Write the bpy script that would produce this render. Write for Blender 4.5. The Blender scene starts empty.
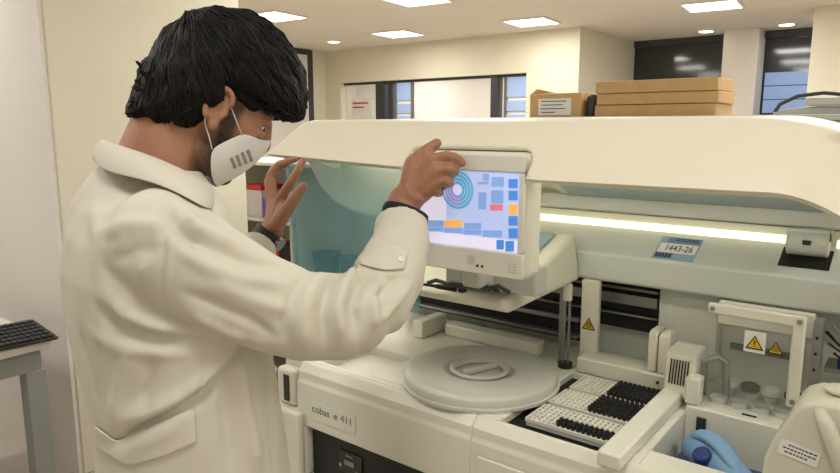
import bpy, bmesh, math, random
import numpy as np
from mathutils import Vector, Matrix, noise
from mathutils.bvhtree import BVHTree
random.seed(4)
C = bpy.context.scene.collection
PI = math.pi
R = math.radians

# ---------------------------------------------------------------- camera calibration
CAM_H, FOC, PITCH, YAW = 1.58, 660.0, R(9.4), R(52.2)
FH = Vector((-math.cos(YAW), math.sin(YAW), 0)); RT = Vector((math.sin(YAW), math.cos(YAW), 0))
CAM = Vector((0, 0, CAM_H))
def ray(px, py):
    x, y = px-420, 236.5-py
    fw = FOC*math.cos(PITCH)+y*math.sin(PITCH); up = -FOC*math.sin(PITCH)+y*math.cos(PITCH)
    return FH*fw+RT*x+Vector((0, 0, up))
def W(px, py, d): return CAM+ray(px, py)*(d/FOC)
def onY(px, py, Y): r = ray(px, py); return CAM+r*(Y/r.y)
def onX(px, py, X): r = ray(px, py); return CAM+r*(X/r.x)
def onZ(px, py, Z): r = ray(px, py); return CAM+r*((Z-CAM_H)/r.z)

# ---------------------------------------------------------------- materials
def lin(c):
    return tuple(((v/255)/12.92 if v/255 <= .04045 else ((v/255+.055)/1.055)**2.4) for v in c)
def mat(name, rgb, rough=.5, metal=0, var=.04, scale=8, bump=0, bscale=60, spec=.5, alpha=None, emit=None, coat=0, trans=0, attr=None):
    m = bpy.data.materials.new(name); m.use_nodes = True
    nt = m.node_tree; b = nt.nodes['Principled BSDF']; L = nt.links.new
    c = lin(rgb)
    b.inputs['Roughness'].default_value = rough; b.inputs['Metallic'].default_value = metal
    b.inputs['Specular IOR Level'].default_value = spec
    if coat: b.inputs['Coat Weight'].default_value = coat
    if trans: b.inputs['Transmission Weight'].default_value = trans
    if alpha is not None: b.inputs['Alpha'].default_value = alpha
    tc = nt.nodes.new('ShaderNodeTexCoord')
    nz = nt.nodes.new('ShaderNodeTexNoise'); nz.inputs['Scale'].default_value = scale; nz.inputs['Detail'].default_value = 4
    L(tc.outputs['Object'], nz.inputs['Vector'])
    rp = nt.nodes.new('ShaderNodeValToRGB')
    rp.color_ramp.elements[0].position = .3; rp.color_ramp.elements[1].position = .7
    rp.color_ramp.elements[0].color = tuple(v*(1-var) for v in c)+(1,)
    rp.color_ramp.elements[1].color = tuple(min(1, v*(1+var)) for v in c)+(1,)
    L(nz.outputs['Fac'], rp.inputs['Fac'])
    out = rp.outputs['Color']
    if attr:
        at = nt.nodes.new('ShaderNodeAttribute'); at.attribute_name = 'tint'
        mx = nt.nodes.new('ShaderNodeMix'); mx.data_type = 'RGBA'
        mx.inputs['B'].default_value = lin(attr)+(1,)
        L(at.outputs['Fac'], mx.inputs['Factor']); L(out, mx.inputs['A']); out = mx.outputs['Result']
    L(out, b.inputs['Base Color'])
    if bump:
        n2 = nt.nodes.new('ShaderNodeTexNoise'); n2.inputs['Scale'].default_value = bscale; n2.inputs['Detail'].default_value = 3
        L(tc.outputs['Object'], n2.inputs['Vector'])
        bp = nt.nodes.new('ShaderNodeBump'); bp.inputs['Strength'].default_value = bump; bp.inputs['Distance'].default_value = .01
        L(n2.outputs['Fac'], bp.inputs['Height']); L(bp.outputs['Normal'], b.inputs['Normal'])
    if emit:
        b.inputs['Emission Color'].default_value = c+(1,); b.inputs['Emission Strength'].default_value = emit
    return m

# ---------------------------------------------------------------- mesh building
ORG = {}          # world origin of every object
class MB:
    def __init__(s, T=None): s.v = []; s.f = []; s.m = []; s.T = T
    def add(s, vs, fs, m=0):
        n = len(s.v); s.v += [tuple(p) for p in vs]
        for f in fs: s.f.append([i+n for i in f]); s.m.append(m)
        return s
    def box(s, x0, x1, y0, y1, z0, z1, m=0):
        v = [(x, y, z) for z in (z0, z1) for y in (y0, y1) for x in (x0, x1)]
        return s.add(v, [(0,2,3,1),(4,5,7,6),(0,1,5,4),(2,6,7,3),(0,4,6,2),(1,3,7,5)], m)
    def prism(s, poly, ax, a, b, m=0):
        def q(p, t): return {'x': (t, p[0], p[1]), 'y': (p[0], t, p[1]), 'z': (p[0], p[1], t)}[ax]
        n = len(poly)
        v = [q(p, a) for p in poly]+[q(p, b) for p in poly]
        f = [list(range(n)), list(range(n, 2*n))[::-1]]+[(i, (i+1) % n, n+(i+1) % n, n+i) for i in range(n)]
        return s.add(v, f, m)
    def hexa(s, bot, top, m=0):
        return s.add(list(bot)+list(top), [(3,2,1,0),(4,5,6,7)]+[(i, (i+1) % 4, 4+(i+1) % 4, 4+i) for i in range(4)], m)
    def tube(s, path, rad, n=12, m=0, cap=True, flat=None):
        P = [Vector(p) for p in path]; k = len(P)
        if not hasattr(rad, '__len__'): rad = [rad]*k
        t0 = (P[1]-P[0]).normalized()
        u = t0.orthogonal().normalized() if flat is None else (Vector(flat)-t0*t0.dot(Vector(flat))).normalized()
        vs = []
        for i in range(k):
            t = (P[min(i+1, k-1)]-P[max(i-1, 0)]).normalized()
            u = (u-t*u.dot(t)).normalized(); w = t.cross(u)
            r = rad[i]; ra, rb = r if hasattr(r, '__len__') else (r, r)
            for j in range(n):
                a = 2*PI*j/n; vs.append(P[i]+u*(ra*math.cos(a))+w*(rb*math.sin(a)))
        fs = [(i*n+j, i*n+(j+1) % n, (i+1)*n+(j+1) % n, (i+1)*n+j) for i in range(k-1) for j in range(n)]
        if cap: fs += [list(range(n))[::-1], list(range((k-1)*n, k*n))]
        return s.add(vs, fs, m)
    def cyl(s, p, q, r, r2=None, n=20, m=0, cap=True): return s.tube([p, q], [r, r if r2 is None else r2], n, m, cap)
    def capsule(s, p, q, r, r2=None, n=14):
        r2 = r if r2 is None else r2; p, q = Vector(p), Vector(q); t = (q-p).normalized()
        pa, ra = [], []
        for a in (80, 55, 28): pa.append(p-t*r*math.sin(R(a))); ra.append(r*math.cos(R(a)))
        pa += [p, q]; ra += [r, r2]
        for a in (28, 55, 80): pa.append(q+t*r2*math.sin(R(a))); ra.append(r2*math.cos(R(a)))
        return s.tube(pa, ra, n)
    def lathe(s, prof, c, n=40, m=0, sy=1, cap=True):
        vs = []
        for r, z in prof:
            for j in range(n):
                a = 2*PI*j/n; vs.append((c[0]+r*math.cos(a), c[1]+r*sy*math.sin(a), z))
        k = len(prof)
        fs = [(i*n+j, i*n+(j+1) % n, (i+1)*n+(j+1) % n, (i+1)*n+j) for i in range(k-1) for j in range(n)]
        if cap: fs += [list(range(n))[::-1], list(range((k-1)*n, k*n))]
        return s.add(vs, fs, m)
    def ell(s, c, r, M=None, nu=20, nv=12, m=0):
        c = Vector(c)
        if not hasattr(r, '__len__'): r = (r, r, r)
        vs = []
        for i in range(nv+1):
            t = PI*(i+.02*(i == 0)-.02*(i == nv))/nv
            for j in range(nu):
                a = 2*PI*j/nu
                p = Vector((r[0]*math.sin(t)*math.cos(a), r[1]*math.sin(t)*math.sin(a), r[2]*math.cos(t)))
                if M is not None: p = M @ p
                vs.append(c+p)
        fs = [(i*nu+j, i*nu+(j+1) % nu, (i+1)*nu+(j+1) % nu, (i+1)*nu+j) for i in range(nv) for j in range(nu)]
        fs += [list(range(nu))[::-1], list(range(nv*nu, (nv+1)*nu))]
        return s.add(vs, fs, m)
    def grid(s, rows, m=0):
        k, n = len(rows), len(rows[0])
        return s.add([p for r in rows for p in r], [(i*n+j, i*n+j+1, (i+1)*n+j+1, (i+1)*n+j) for i in range(k-1) for j in range(n-1)], m)
    def frame(s, x0, x1, z0, z1, y0, y1, w, m=0):
        s.box(x0, x1, y0, y1, z0, z0+w, m); s.box(x0, x1, y0, y1, z1-w, z1, m)
        s.box(x0, x0+w, y0, y1, z0+w, z1-w, m); return s.box(x1-w, x1, y0, y1, z0+w, z1-w, m)
    def world(s): return [Vector(s.T(*p)) if s.T else Vector(p) for p in s.v]
    def build(s, name, mats, parent=None, bevel=0, seg=2, smooth=35, solid=0, subsurf=0, base=None, recalc=True):
        V = s.world()
        if parent is not None: o0 = ORG[parent.name]
        elif base is not None: o0 = Vector(base)
        else:
            xs, ys, zs = [p.x for p in V], [p.y for p in V], [p.z for p in V]
            o0 = Vector(((min(xs)+max(xs))/2, (min(ys)+max(ys))/2, min(zs)))
        me = bpy.data.meshes.new(name); me.from_pydata([p-o0 for p in V], [], s.f)
        if not isinstance(mats, (list, tuple)): mats = [mats]
        for mm in mats: me.materials.append(mm)
        for p, mi in zip(me.polygons, s.m): p.material_index = mi
        if recalc:
            bm = bmesh.new(); bm.from_mesh(me); bmesh.ops.recalc_face_normals(bm, faces=bm.faces); bm.to_mesh(me); bm.free()
        return link(name, me, parent, o0, bevel, seg, smooth, solid, subsurf)
def link(name, me, parent, o0, bevel=0, seg=2, smooth=35, solid=0, subsurf=0):
    if smooth:
        for p in me.polygons: p.use_smooth = True
        if smooth < 180: me.set_sharp_from_angle(angle=R(smooth))
    o = bpy.data.objects.new(name, me); C.objects.link(o); ORG[o.name] = Vector(o0)
    if parent is not None: o.parent = parent
    else: o.location = o0
    if solid:
        d = o.modifiers.new('solid', 'SOLIDIFY'); d.thickness = solid; d.offset = 0
    if subsurf:
        d = o.modifiers.new('sub', 'SUBSURF'); d.levels = d.render_levels = subsurf
    if bevel:
        d = o.modifiers.new('bev', 'BEVEL'); d.width = bevel; d.segments = seg; d.limit_method = 'ANGLE'; d.angle_limit = R(40)
        d.use_clamp_overlap = True
    return o
def tag(o, label=None, cat=None, group=None, kind=None):
    if label: o['label'] = label
    if cat: o['category'] = cat
    if group: o['group'] = group
    if kind: o['kind'] = kind
    return o
def empty(name, loc, label, cat, group=None):
    o = bpy.data.objects.new(name, None); o.empty_display_size = .1; C.objects.link(o)
    o.location = loc; ORG[o.name] = Vector(loc); return tag(o, label, cat, group)
def copy_tree(o, loc, parent=None):
    c = o.copy(); C.objects.link(c); ORG[c.name] = Vector(loc) if loc is not None else ORG[parent.name]
    if parent is None: c.location = loc
    else: c.parent = parent
    for ch in [x for x in bpy.data.objects if x.parent == o]: copy_tree(ch, None, c)
    return c
def struct(o): o['kind'] = 'structure'; return o
_txt = {}
def text_mesh(body, size, depth=.0004):
    cu = bpy.data.curves.new('t', 'FONT'); cu.body = body; cu.size = size; cu.extrude = depth; cu.align_x = 'LEFT'; cu.resolution_u = 3
    ob = bpy.data.objects.new('t', cu); C.objects.link(ob)
    me = bpy.data.meshes.new_from_object(ob.evaluated_get(bpy.context.evaluated_depsgraph_get()))
    vs = [v.co.copy() for v in me.vertices]; fs = [list(p.vertices) for p in me.polygons]
    bpy.data.objects.remove(ob); bpy.data.meshes.remove(me); bpy.data.curves.remove(cu)
    return vs, fs
def put_text(mb, body, size, o, ux, uy, m=0, depth=.0004, sx=1):
    vs, fs = text_mesh(body, size, depth); o, ux, uy = Vector(o), Vector(ux).normalized(), Vector(uy).normalized(); uz = ux.cross(uy)
    mb.add([o+ux*v.x*sx+uy*v.y+uz*v.z for v in vs], fs, m)
def fuse(mb, voxel, smooth=4, fac=.5):
    """weld the overlapping closed shapes of mb into one continuous surface; returns (verts, polygons)"""
    me = bpy.data.meshes.new('f'); me.from_pydata(mb.world(), [], mb.f)
    bm = bmesh.new(); bm.from_mesh(me); bmesh.ops.recalc_face_normals(bm, faces=bm.faces); bm.to_mesh(me); bm.free()
    ob = bpy.data.objects.new('f', me); C.objects.link(ob)
    d = ob.modifiers.new('r', 'REMESH'); d.mode = 'VOXEL'; d.voxel_size = voxel
    if smooth: e = ob.modifiers.new('s', 'SMOOTH'); e.iterations = smooth; e.factor = fac
    m2 = bpy.data.meshes.new_from_object(ob.evaluated_get(bpy.context.evaluated_depsgraph_get()))
    v = np.zeros(len(m2.vertices)*3); m2.vertices.foreach_get('co', v); nrm = np.zeros_like(v); m2.vertices.foreach_get('normal', nrm)
    fs = [list(p.vertices) for p in m2.polygons]
    bpy.data.objects.remove(ob); bpy.data.meshes.remove(me); bpy.data.meshes.remove(m2)
    return v.reshape(-1, 3), nrm.reshape(-1, 3), fs
def mesh_obj(name, V, F, mats, parent, smooth=180):
    o0 = ORG[parent.name]; me = bpy.data.meshes.new(name)
    me.from_pydata([tuple(p) for p in (np.array(V)-np.array(o0))], [], F); me.materials.append(mats)
    return link(name, me, parent, o0, smooth=smooth)

# ---------------------------------------------------------------- palette
M = dict(
    wall=mat('wall paint cream', (226, 220, 200), .8, var=.015, scale=3, bump=.05, bscale=200),
    wallw=mat('wall paint pale', (226, 220, 212), .8, var=.015, scale=3, bump=.05, bscale=200),
    ceil=mat('ceiling paint', (234, 226, 216), .9, var=.015, scale=2),
    floor=mat('floor tile', (188, 178, 166), .35, var=.06, scale=5),
    dark=mat('dark frame paint', (58, 58, 60), .5),
    darkglass=mat('dark glazing', (52, 56, 58), .08, var=.1, scale=1),
    sky=mat('daylit blind', (128, 150, 190), .6, emit=.45),
    body=mat('machine plastic', (226, 223, 208), .42, var=.012, scale=4, bump=.02, bscale=400),
    bodyg=mat('machine grey plastic', (198, 201, 194), .45, var=.02, scale=4),
    lidp=mat('lid plastic', (236, 230, 208), .38, var=.01, scale=3),
    metal=mat('brushed metal', (150, 150, 146), .35, metal=.7),
    rail=mat('dark rail', (60, 58, 54), .45, metal=.3, var=.15),
    black=mat('black plastic', (22, 22, 23), .45),
    blackm=mat('matt black', (14, 14, 15), .6),
    teal=mat('teal tinted acrylic', (110, 175, 182), .06, alpha=.42, var=.02),
    inner=mat('pale blue tinted acrylic', (150, 172, 178), .12, var=.04, scale=3),
    clear=mat('clear acrylic', (190, 190, 178), .06, alpha=.14, var=.02),
    lamp=mat('white lamp diffuser', (255, 246, 230), .5, emit=9, var=0),
    filltube=mat('added fill tube', (255, 246, 228), .5, emit=15, var=0),  # emitter added to lift the shade under the lid
    strip=mat('warm gap glow', (255, 244, 210), .5, emit=1.2, var=0),  # glow standing in for brightness seen through the lid gap
    card=mat('cardboard', (204, 166, 116), .8, var=.06, scale=14, bump=.1, bscale=90),
    card2=mat('cardboard darker', (150, 112, 74), .8, var=.06, scale=14, bump=.1, bscale=90),
    paper=mat('white paper label', (232, 230, 224), .7),
    ink=mat('dark ink', (48, 50, 56), .7),
    yellow=mat('warning yellow', (226, 186, 30), .5),
    blue=mat('light blue plastic', (128, 168, 206), .4, var=.05),
    navy=mat('navy blue plastic', (34, 58, 120), .4),
    dkblue=mat('dark blue bin liner', (74, 92, 116), .5),
    jug=mat('milky plastic', (216, 212, 192), .35, var=.03, trans=.12),
    red=mat('red plastic', (196, 40, 36), .45), orange=mat('orange plastic', (226, 132, 60), .5),
    purple=mat('purple carton', (106, 84, 186), .5), lilac=mat('pale carton', (214, 206, 214), .6),
    table=mat('grey table paint', (140, 142, 136), .5), tabletop=mat('pale table top', (206, 202, 190), .5),
    skin=mat('skin', (166, 118, 90), .5, var=.07, scale=30, bump=.12, bscale=220, attr=(44, 32, 25)),
    hair=mat('black hair', (14, 11, 9), .55, var=.3, scale=60, spec=.25),
    coat=mat('white cotton', (216, 211, 196), .85, var=.012, scale=5, bump=.06, bscale=700, spec=.2),
    mask=mat('white mask cloth', (226, 224, 220), .85, var=.01, bump=.05, bscale=600, spec=.2),
    print=mat('grey mask print', (150, 146, 142), .8),
    trouser=mat('dark trouser cloth', (46, 50, 60), .85, bump=.1, bscale=500),
    shoe=mat('dark leather', (40, 34, 30), .4),
    eye=mat('eye white', (214, 206, 198), .2), iris=mat('dark brown iris', (30, 18, 12), .15),
    band=mat('dark navy knit', (24, 26, 40), .8),
    watch=mat('black watch strap', (26, 26, 27), .5), steel=mat('watch steel', (170, 170, 168), .25, metal=.9),
)
# ================================================================ THE ROOM
CZ = 2.7
struct(MB().box(-9, 2.6, -2.6, 9.9, -.1, 0).build('floor', M['floor']))
struct(MB().box(-9, 2.6, -2.6, 9.9, CZ, CZ+.1).build('ceiling', M['ceil']))
b = MB()                                     # back wall with the long opening into the next room
b.box(-9, -7.08, 7.2, 7.42, 0, CZ); b.box(-7.08, -3.97, 7.2, 7.42, 0, 1.0); b.box(-7.08, -3.97, 7.2, 7.42, 2.225, CZ)
b.box(-3.97, -3.3, 7.2, 7.42, 0, CZ); b.box(-3.5, -3.3, 7.42, 9.2, 0, CZ)
struct(b.build('wall_back', M['wall']))
struct(MB().box(-8.2, -7.4, 2.26, 7.2, 0, CZ).build('wall_left', M['wall']))
b = MB(); b.box(-8.2, -2.95, 1.28, 2.26, 0, CZ); w = struct(b.build('wall_corner', M['wall'], bevel=.006))
struct(MB().box(-8.2, -2.955, 1.262, 1.279, 0, CZ).build('wall_lit_face', M['wallw']))  # same wall block; its different light is put in as a paler colour
struct(MB().box(-5.2, -5.0, -2.6, 1.262, 0, CZ).build('wall_side', M['wallw']))
struct(MB().box(-5.0, 2.6, -2.6, -2.4, 0, CZ).build('wall_front', M['wallw']))
struct(MB().box(2.4, 2.6, -2.4, 9.2, 0, CZ).build('wall_right', M['wall']))
struct(MB().box(-3.3, 2.4, 9.1, 9.3, 0, CZ).build('wall_glazed_backing', M['dark']))
struct(MB().box(-1.04, .6, 7.42, 8.2, 0, CZ).build('wall_pier', M['wall'], bevel=.006))
struct(MB().box(-2.11, -1.73, 8.56, 9.06, 0, CZ).build('wall_pillar', M['wallw'], bevel=.006))
# dark glazing beside the pillar
g = MB()
g.box(-3.3, -2.11, 8.92, 8.95, .1, 2.62); g.box(-1.73, 2.4, 8.92, 8.95, .1, 2.62)
win = struct(g.build('window_1', M['darkglass']))
g = MB(); g.box(-3.3, -2.11, 8.88, 8.98, 2.62, 2.7); g.box(-1.73, 2.4, 8.88, 8.98, 2.62, 2.7); g.box(-3.3, -2.11, 8.88, 8.98, 0, .1); g.box(-1.73, 2.4, 8.88, 8.98, 0, .1)
g.build('window_frame', M['dark'], win)
g = MB()
for k in range(3): g.box(-1.70, -1.1, 8.90, 8.917, 1.75+.16*k, 1.75+.16*k+.15)
g.build('lit_blind', M['sky'], win)
# long opening: frame, mullions, panes, and the room behind
g = MB(); g.box(-6.43, -6.30, 7.25, 7.38, 1.0, 2.225); g.box(-6.22, -6.14, 7.28, 7.38, 1.0, 2.225); g.box(-4.50, -4.40, 7.25, 7.38, 1.0, 2.225); g.box(-7.08, -3.97, 7.27, 7.36, 2.195, 2.225); g.box(-7.08, -3.97, 7.27, 7.36, 1.0, 1.04)
win = struct(g.build('window_2', M['dark']))
g = MB(); g.box(-6.14, -4.50, 7.31, 7.32, 1.04, 2.195); g.box(-7.08, -6.43, 7.31, 7.32, 1.04, 2.195); g.box(-4.40, -3.97, 7.31, 7.32, 1.04, 2.195)
g.build('window_pane', M['clear'], win)
struct(MB().box(-9, -3.5, 9.5, 9.7, 0, CZ).build('wall_next_room', M['wallw']))
struct(MB().box(-9, -8.9, 7.42, 9.5, 0, CZ).build('wall_next_room_side', M['wallw']))
for n, (x0, x1) in enumerate(((-7.95, -7.50), (-5.62, -4.9))):
    g = MB(); g.frame(x0, x1, 1.2, 2.46, 9.46, 9.5, .05)
    wn = struct(g.build('window_%d' % (n+3), M['dark']))
    g = MB()
    for k, (a, c) in enumerate(((1.25, 1.78), (1.84, 2.0), (2.06, 2.4))): g.box(x0+.05, x1-.05, 9.47, 9.485, a, c)
    g.build('daylit_pane', M['sky'], wn)
nt = MB(); nt.box(-6.95, -6.55, 7.295, 7.309, 1.5, 2.0)
nt = nt.build('paper_notice', M['paper']); tag(nt, 'white paper notice with red lines on the far window glass', 'notice')
g = MB()
for a in (1.86, 1.92): g.box(-6.92, -6.70 if a < 1.9 else -6.62, 7.292, 7.295, a, a+.02)
g.build('printed_line', M['red'], nt)
# door frame on the far left wall
g = MB(); g.box(-7.4, -7.36, 6.83, 6.92, 0, 2.69); g.box(-7.4, -7.36, 5.85, 5.94, 0, 2.69); g.box(-7.4, -7.36, 5.94, 6.83, 2.62, 2.69)
dr = struct(g.build('door_1', M['dark']))
MB().box(-7.4, -7.375, 5.94, 6.83, 0, 2.62).build('door_leaf', M['wallw'], dr)
MB().cyl((-7.375, 6.05, 1.02), (-7.32, 6.05, 1.02), .012).cyl((-7.325, 6.05, 1.02), (-7.325, 6.17, 1.02), .01).build('door_handle', M['steel'], dr)

# ---------------------------------------------------------------- ceiling lights
def square_light(x, y, label, s=.225):
    r = empty('ceiling_light', (x, y, CZ-.02), label, 'ceiling light', 'square recessed ceiling lights')
    f = MB(); f.frame(-s-.025, s+.025, -s-.025, s+.025, 0, .019, .03)
    f = MB(lambda a, bb, c: (x+a, y+bb, CZ-.02+c))
    for q in ((-s-.02, s+.02, -s-.02, -s), (-s-.02, s+.02, s, s+.02), (-s-.02, -s, -s, s), (s, s+.02, -s, s)): f.box(*q, 0, .019)
    o1 = f.build('frame', M['paper'], r)
    o2 = MB(lambda a, bb, c: (x+a, y+bb, CZ-.02+c)).box(-s, s, -s, s, .006, .019).build('diffuser', M['lamp'], r)
    r.rotation_euler.z = R(5); return r
square_light(-5.43, 4.60, 'square ceiling light just above the dark hair of the person')
square_light(-3.75, 4.78, 'square ceiling light cut off by the top edge, above the tablet hand')
square_light(-5.26, 6.35, 'square ceiling light nearest above the long window opening')
square_light(-3.55, 6.52, 'square ceiling light in front of the beam end, above the labelled carton')
square_light(-1.77, 6.70, 'square ceiling light above the pale pillar at the upper right')
for x, y, lb in ((-6.40, 6.40, 'small round downlight by the far left door frame'), (-2.27, 8.40, 'small round downlight left of the pale pillar'), (-1.43, 8.40, 'small round downlight right of the pale pillar')):
    r = empty('downlight', (x, y, CZ-.015), lb, 'downlight', 'small round downlights')
    MB().lathe([(.075, CZ-.015), (.095, CZ-.012), (.095, CZ-.001), (.075, CZ-.001), (.075, CZ-.015)], (x, y), 24, cap=False).build('trim_ring', M['paper'], r)
    MB().lathe([(.073, CZ-.018), (.074, CZ-.0165)], (x, y), 24).build('lamp_lens', M['lamp'], r)
def ceil_lamp(x, y, e, s=.45):
    l = bpy.data.lights.new('ceiling_lamp', 'AREA'); l.energy = e; l.size = s; l.color = (1, .985, .95)
    o = bpy.data.objects.new('ceiling_lamp', l); C.objects.link(o); o.location = (x, y, CZ-.03); return o
LAMPS = [(-3.9, 2.9, 16), (-2.1, 2.95, 27), (-.3, 3.1, 17), (1.5, 3.1, 14), (-3.9, -.2, 14), (-2.0, .0, 11), (-.2, .1, 10.5), (1.4, .1, 7), (1.5, 1.3, 12), (-2.0, -1.7, 2.5), (.2, -1.7, 3), (1.7, -1.7, 2.5), (0, 4.9, 20), (-2, 4.9, 20), (.9, 6.7, 15), (-7.2, 8.5, 36), (-5, 8.5, 36), (-.9, 8.3, 6), (-5.43, 4.6, 10), (-3.75, 4.78, 10), (-5.26, 6.35, 7), (-3.55, 6.52, 8), (-1.77, 6.7, 11), (-3.9, 1.0, 11)]
for x, y, e in LAMPS: ceil_lamp(x, y, e)

# ---------------------------------------------------------------- table with keyboard, left edge
t = empty('side_table', (-3.0, .75, 0), 'grey work table under the black keyboard by the left wall', 'table')
MB().box(-3.45, -2.70, -.25, 1.10, .715, .75).build('table_top', M['tabletop'], t, bevel=.006)
b = MB(); b.box(-3.43, -2.73, -.22, -.19, .63, .714); b.box(-3.43, -2.73, 1.03, 1.06, .63, .714); b.box(-2.755, -2.725, -.19, 1.03, .63, .714); b.box(-3.43, -3.40, -.19, 1.03, .63, .714)
b.build('apron', M['table'], t)
for x, y in ((-3.44, -.23), (-2.80, -.23), (-2.80, 1.0), (-3.44, 1.0)):
    MB().box(x, x+.075, y, y+.075, 0, .63).build('leg', M['table'], t, bevel=.004)
kb = empty('keyboard', (-2.85, .72, .751), 'black keyboard lying on the grey side table', 'keyboard')
TK = lambda x, y, z: (-2.83+x*1.12+y*.10, .925+y*.97-x*.10, .751+z)
MB(TK).prism([(-.13, 0), (.12, 0), (.13, .008), (.13, .014), (-.13, .026)], 'y', -.28, .20).build('key_tray', M['black'], kb, bevel=.003)
kk = MB(TK)
for i in range(6):
    for j in range(21):
        x, y = -.115+i*.041, -.262+j*.0215; z = .0265-(x+.13)*.045
        kk.box(x, x+.031, y, y+.0175, z-.003, z+.006)
kk.build('keys', M['blackm'], kb, bevel=.001)

# ---------------------------------------------------------------- shelving and supplies behind the machine, left
sh = empty('shelving_unit', (-2.9, 2.9, 0), 'white shelving with supplies behind the raised hand', 'shelf')
b = MB(); b.box(-3.75, -2.05, 3.13, 3.15, 0, 1.37); b.box(-3.77, -3.75, 2.6, 3.15, 0, 1.37); b.box(-2.05, -2.03, 2.6, 3.15, 0, 1.37)
b.build('carcass', M['body'], sh)
MB().box(-3.0, -2.985, 2.6, 3.13, .7105, 1.3495).build('divider', M['body'], sh)
for z in (.30, .69, 1.0, 1.35): MB().box(-3.75, -2.05 if z != 1.0 else -3.001, 2.6, 3.13, z, z+.02).build('shelf_board', M['body'], sh, bevel=.003)
def carton(name, x, y, z, sx, sy, sz, m, label, cat, lidm=None, group=None, bevel=.004):
    o = MB().box(x, x+sx, y, y+sy, z, z+sz).build(name, M[m], bevel=bevel); tag(o, label, cat, group)
    if lidm: MB().box(x-.003, x+sx+.003, y-.003, y+sy+.003, z+sz+.0005, z+sz+.03).build('lid', M[lidm], o, bevel=.006)
    return o
carton('storage_box', -3.50, 2.63, 1.021, .21, .2, .17, 'lilac', 'pale storage box with a red lid beside the masked face', 'box', 'red')
carton('carton', -3.27, 2.62, 1.021, .10, .18, .13, 'purple', 'purple carton beside the raised left wrist', 'carton')
for k in range(4):
    x = -3.50+k*.052
    bt = MB().lathe([(.02, .711), (.021, .715), (.021, .77), (.011, .785), (.011, .79)], (x, 2.66), 16).build('vial', M['card2' if k % 2 else 'lilac'])
    tag(bt, 'small vial in the row on the middle shelf', 'vial', 'vials on the middle shelf')
    MB().lathe([(.013, .7905), (.013, .808)], (x, 2.66), 16).build('cap', M['purple' if k % 2 else 'paper'], bt)
carton('bin_box', -3.25, 2.61, .711, .13, .2, .15, 'red', 'red box below the left wristwatch', 'box')
carton('bin_box', -3.105, 2.61, .711, .10, .2, .16, 'black', 'black box right of the red box', 'box')
carton('tray_box', -3.36, 2.605, .711, .10, .15, .05, 'orange', 'low orange box left of the red box', 'box')
for x, s, lb in ((-2.85, .17, 'blue storage bin seen through the teal screen, left one'), (-2.60, .2, 'blue storage bin seen through the teal screen, right one')):
    o = MB().lathe([(s*.42, .711), (s*.5, .82), (s*.54, .825), (s*.54, .835)], (x, 2.75), 32).build('storage_bin', M['navy']); tag(o, lb, 'bin', 'blue bins')

# ---------------------------------------------------------------- cabinet behind the machine with cartons on top
cb = empty('storage_cabinet', (-.9, 2.7, 0), 'white cabinet behind the analyser, top level with its lid', 'cabinet')
MB().box(-1.75, -.05, 2.32, 2.85, .08, 1.60).build('carcass', M['body'], cb, bevel=.004)
MB().box(-1.76, -.04, 2.30, 2.86, 1.60, 1.618).build('top_board', M['bodyg'], cb, bevel=.003)
MB().box(-1.73, -.07, 2.35, 2.82, 0, .08).build('plinth', M['dark'], cb)
for i in range(4):
    x = -1.74+i*.4225
    d = MB().box(x+.003, x+.42, 2.303, 2.319, .10, 1.59).build('door', M['body'], cb, bevel=.002)
    hx = x+(.37 if i % 2 == 0 else .05)
    MB().cyl((hx, 2.298, .85), (hx, 2.298, .98), .006).build('handle', M['steel'], d)
def cardbox(x0, x1, y0, y1, z0, z1, m, label):
    o = MB().box(x0, x1, y0, y1, z0, z1).build('cardboard_box', M[m], bevel=.003)
    MB().box(x0+.004, x1-.004, (y0+y1)/2-.025, (y0+y1)/2+.025, z1+.0002, z1+.001).build('tape', M['card2'], o)
    return tag(o, label, 'box')
z = 1.6185
cardbox(-1.030, -.600, 2.40, 2.63, z, z+.042, 'card', 'flat cardboard box at the bottom of the stack of three')
cardbox(-1.022, -.592, 2.395, 2.62, z+.0435, z+.083, 'card', 'flat cardboard box in the middle of the stack of three')
cardbox(-1.026, -.596, 2.39, 2.615, z+.0845, z+.128, 'card', 'flat cardboard box on top of the stack of three')
lb = MB().box(-1.305, -1.085, 2.40, 2.60, z, z+.092).build('cardboard_box', M['card'], bevel=.003)
tag(lb, 'cardboard box with a white label left of the stack', 'box')
q = MB().box(-1.265, -1.125, 2.397, 2.399, z+.008, z+.072).build('label', M['paper'], lb)
l2 = MB()
for k, (a, c) in enumerate(((-1.255, -1.145), (-1.25, -1.16), (-1.255, -1.15), (-1.25, -1.19))): l2.box(a, c, 2.396, 2.3968, z+.060-.014*k, z+.063-.014*k)
l2.build('label_print', M['ink'], q)
MB().prism([(-1.305, z+.092), (-1.20, z+.094), (-1.28, z+.112)], 'y', 2.41, 2.415).build('flap', M['card'], lb)
o = MB().box(-1.075, -1.040, 2.42, 2.58, z, z+.085).build('wrapped_roll', M['dark'], bevel=.012); tag(o, 'dark wrapped packet between the labelled box and stack', 'packet')
# grey arm with a cable loop at the right end of the cabinet
ar = empty('equipment_arm', (-.2, 2.5, z), 'grey instrument arm with a looped cable beside the pier', 'instrument')
MB().prism([(-.43, z+.0), (-.10, z), (-.10, z+.022), (-.30, z+.026), (-.38, z+.022), (-.43, z+.010)], 'y', 2.42, 2.50).build('base', M['bodyg'], ar, bevel=.008)
MB().box(-.34, -.06, 2.40, 2.45, z+.027, z+.052).build('beam', M['bodyg'], ar, bevel=.006)
MB().tube([(-.425, 2.43, z+.012), (-.41, 2.41, z+.034), (-.36, 2.40, z+.058), (-.29, 2.40, z+.066), (-.22, 2.41, z+.058)], .006).build('cable', M['dark'], ar)

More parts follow.
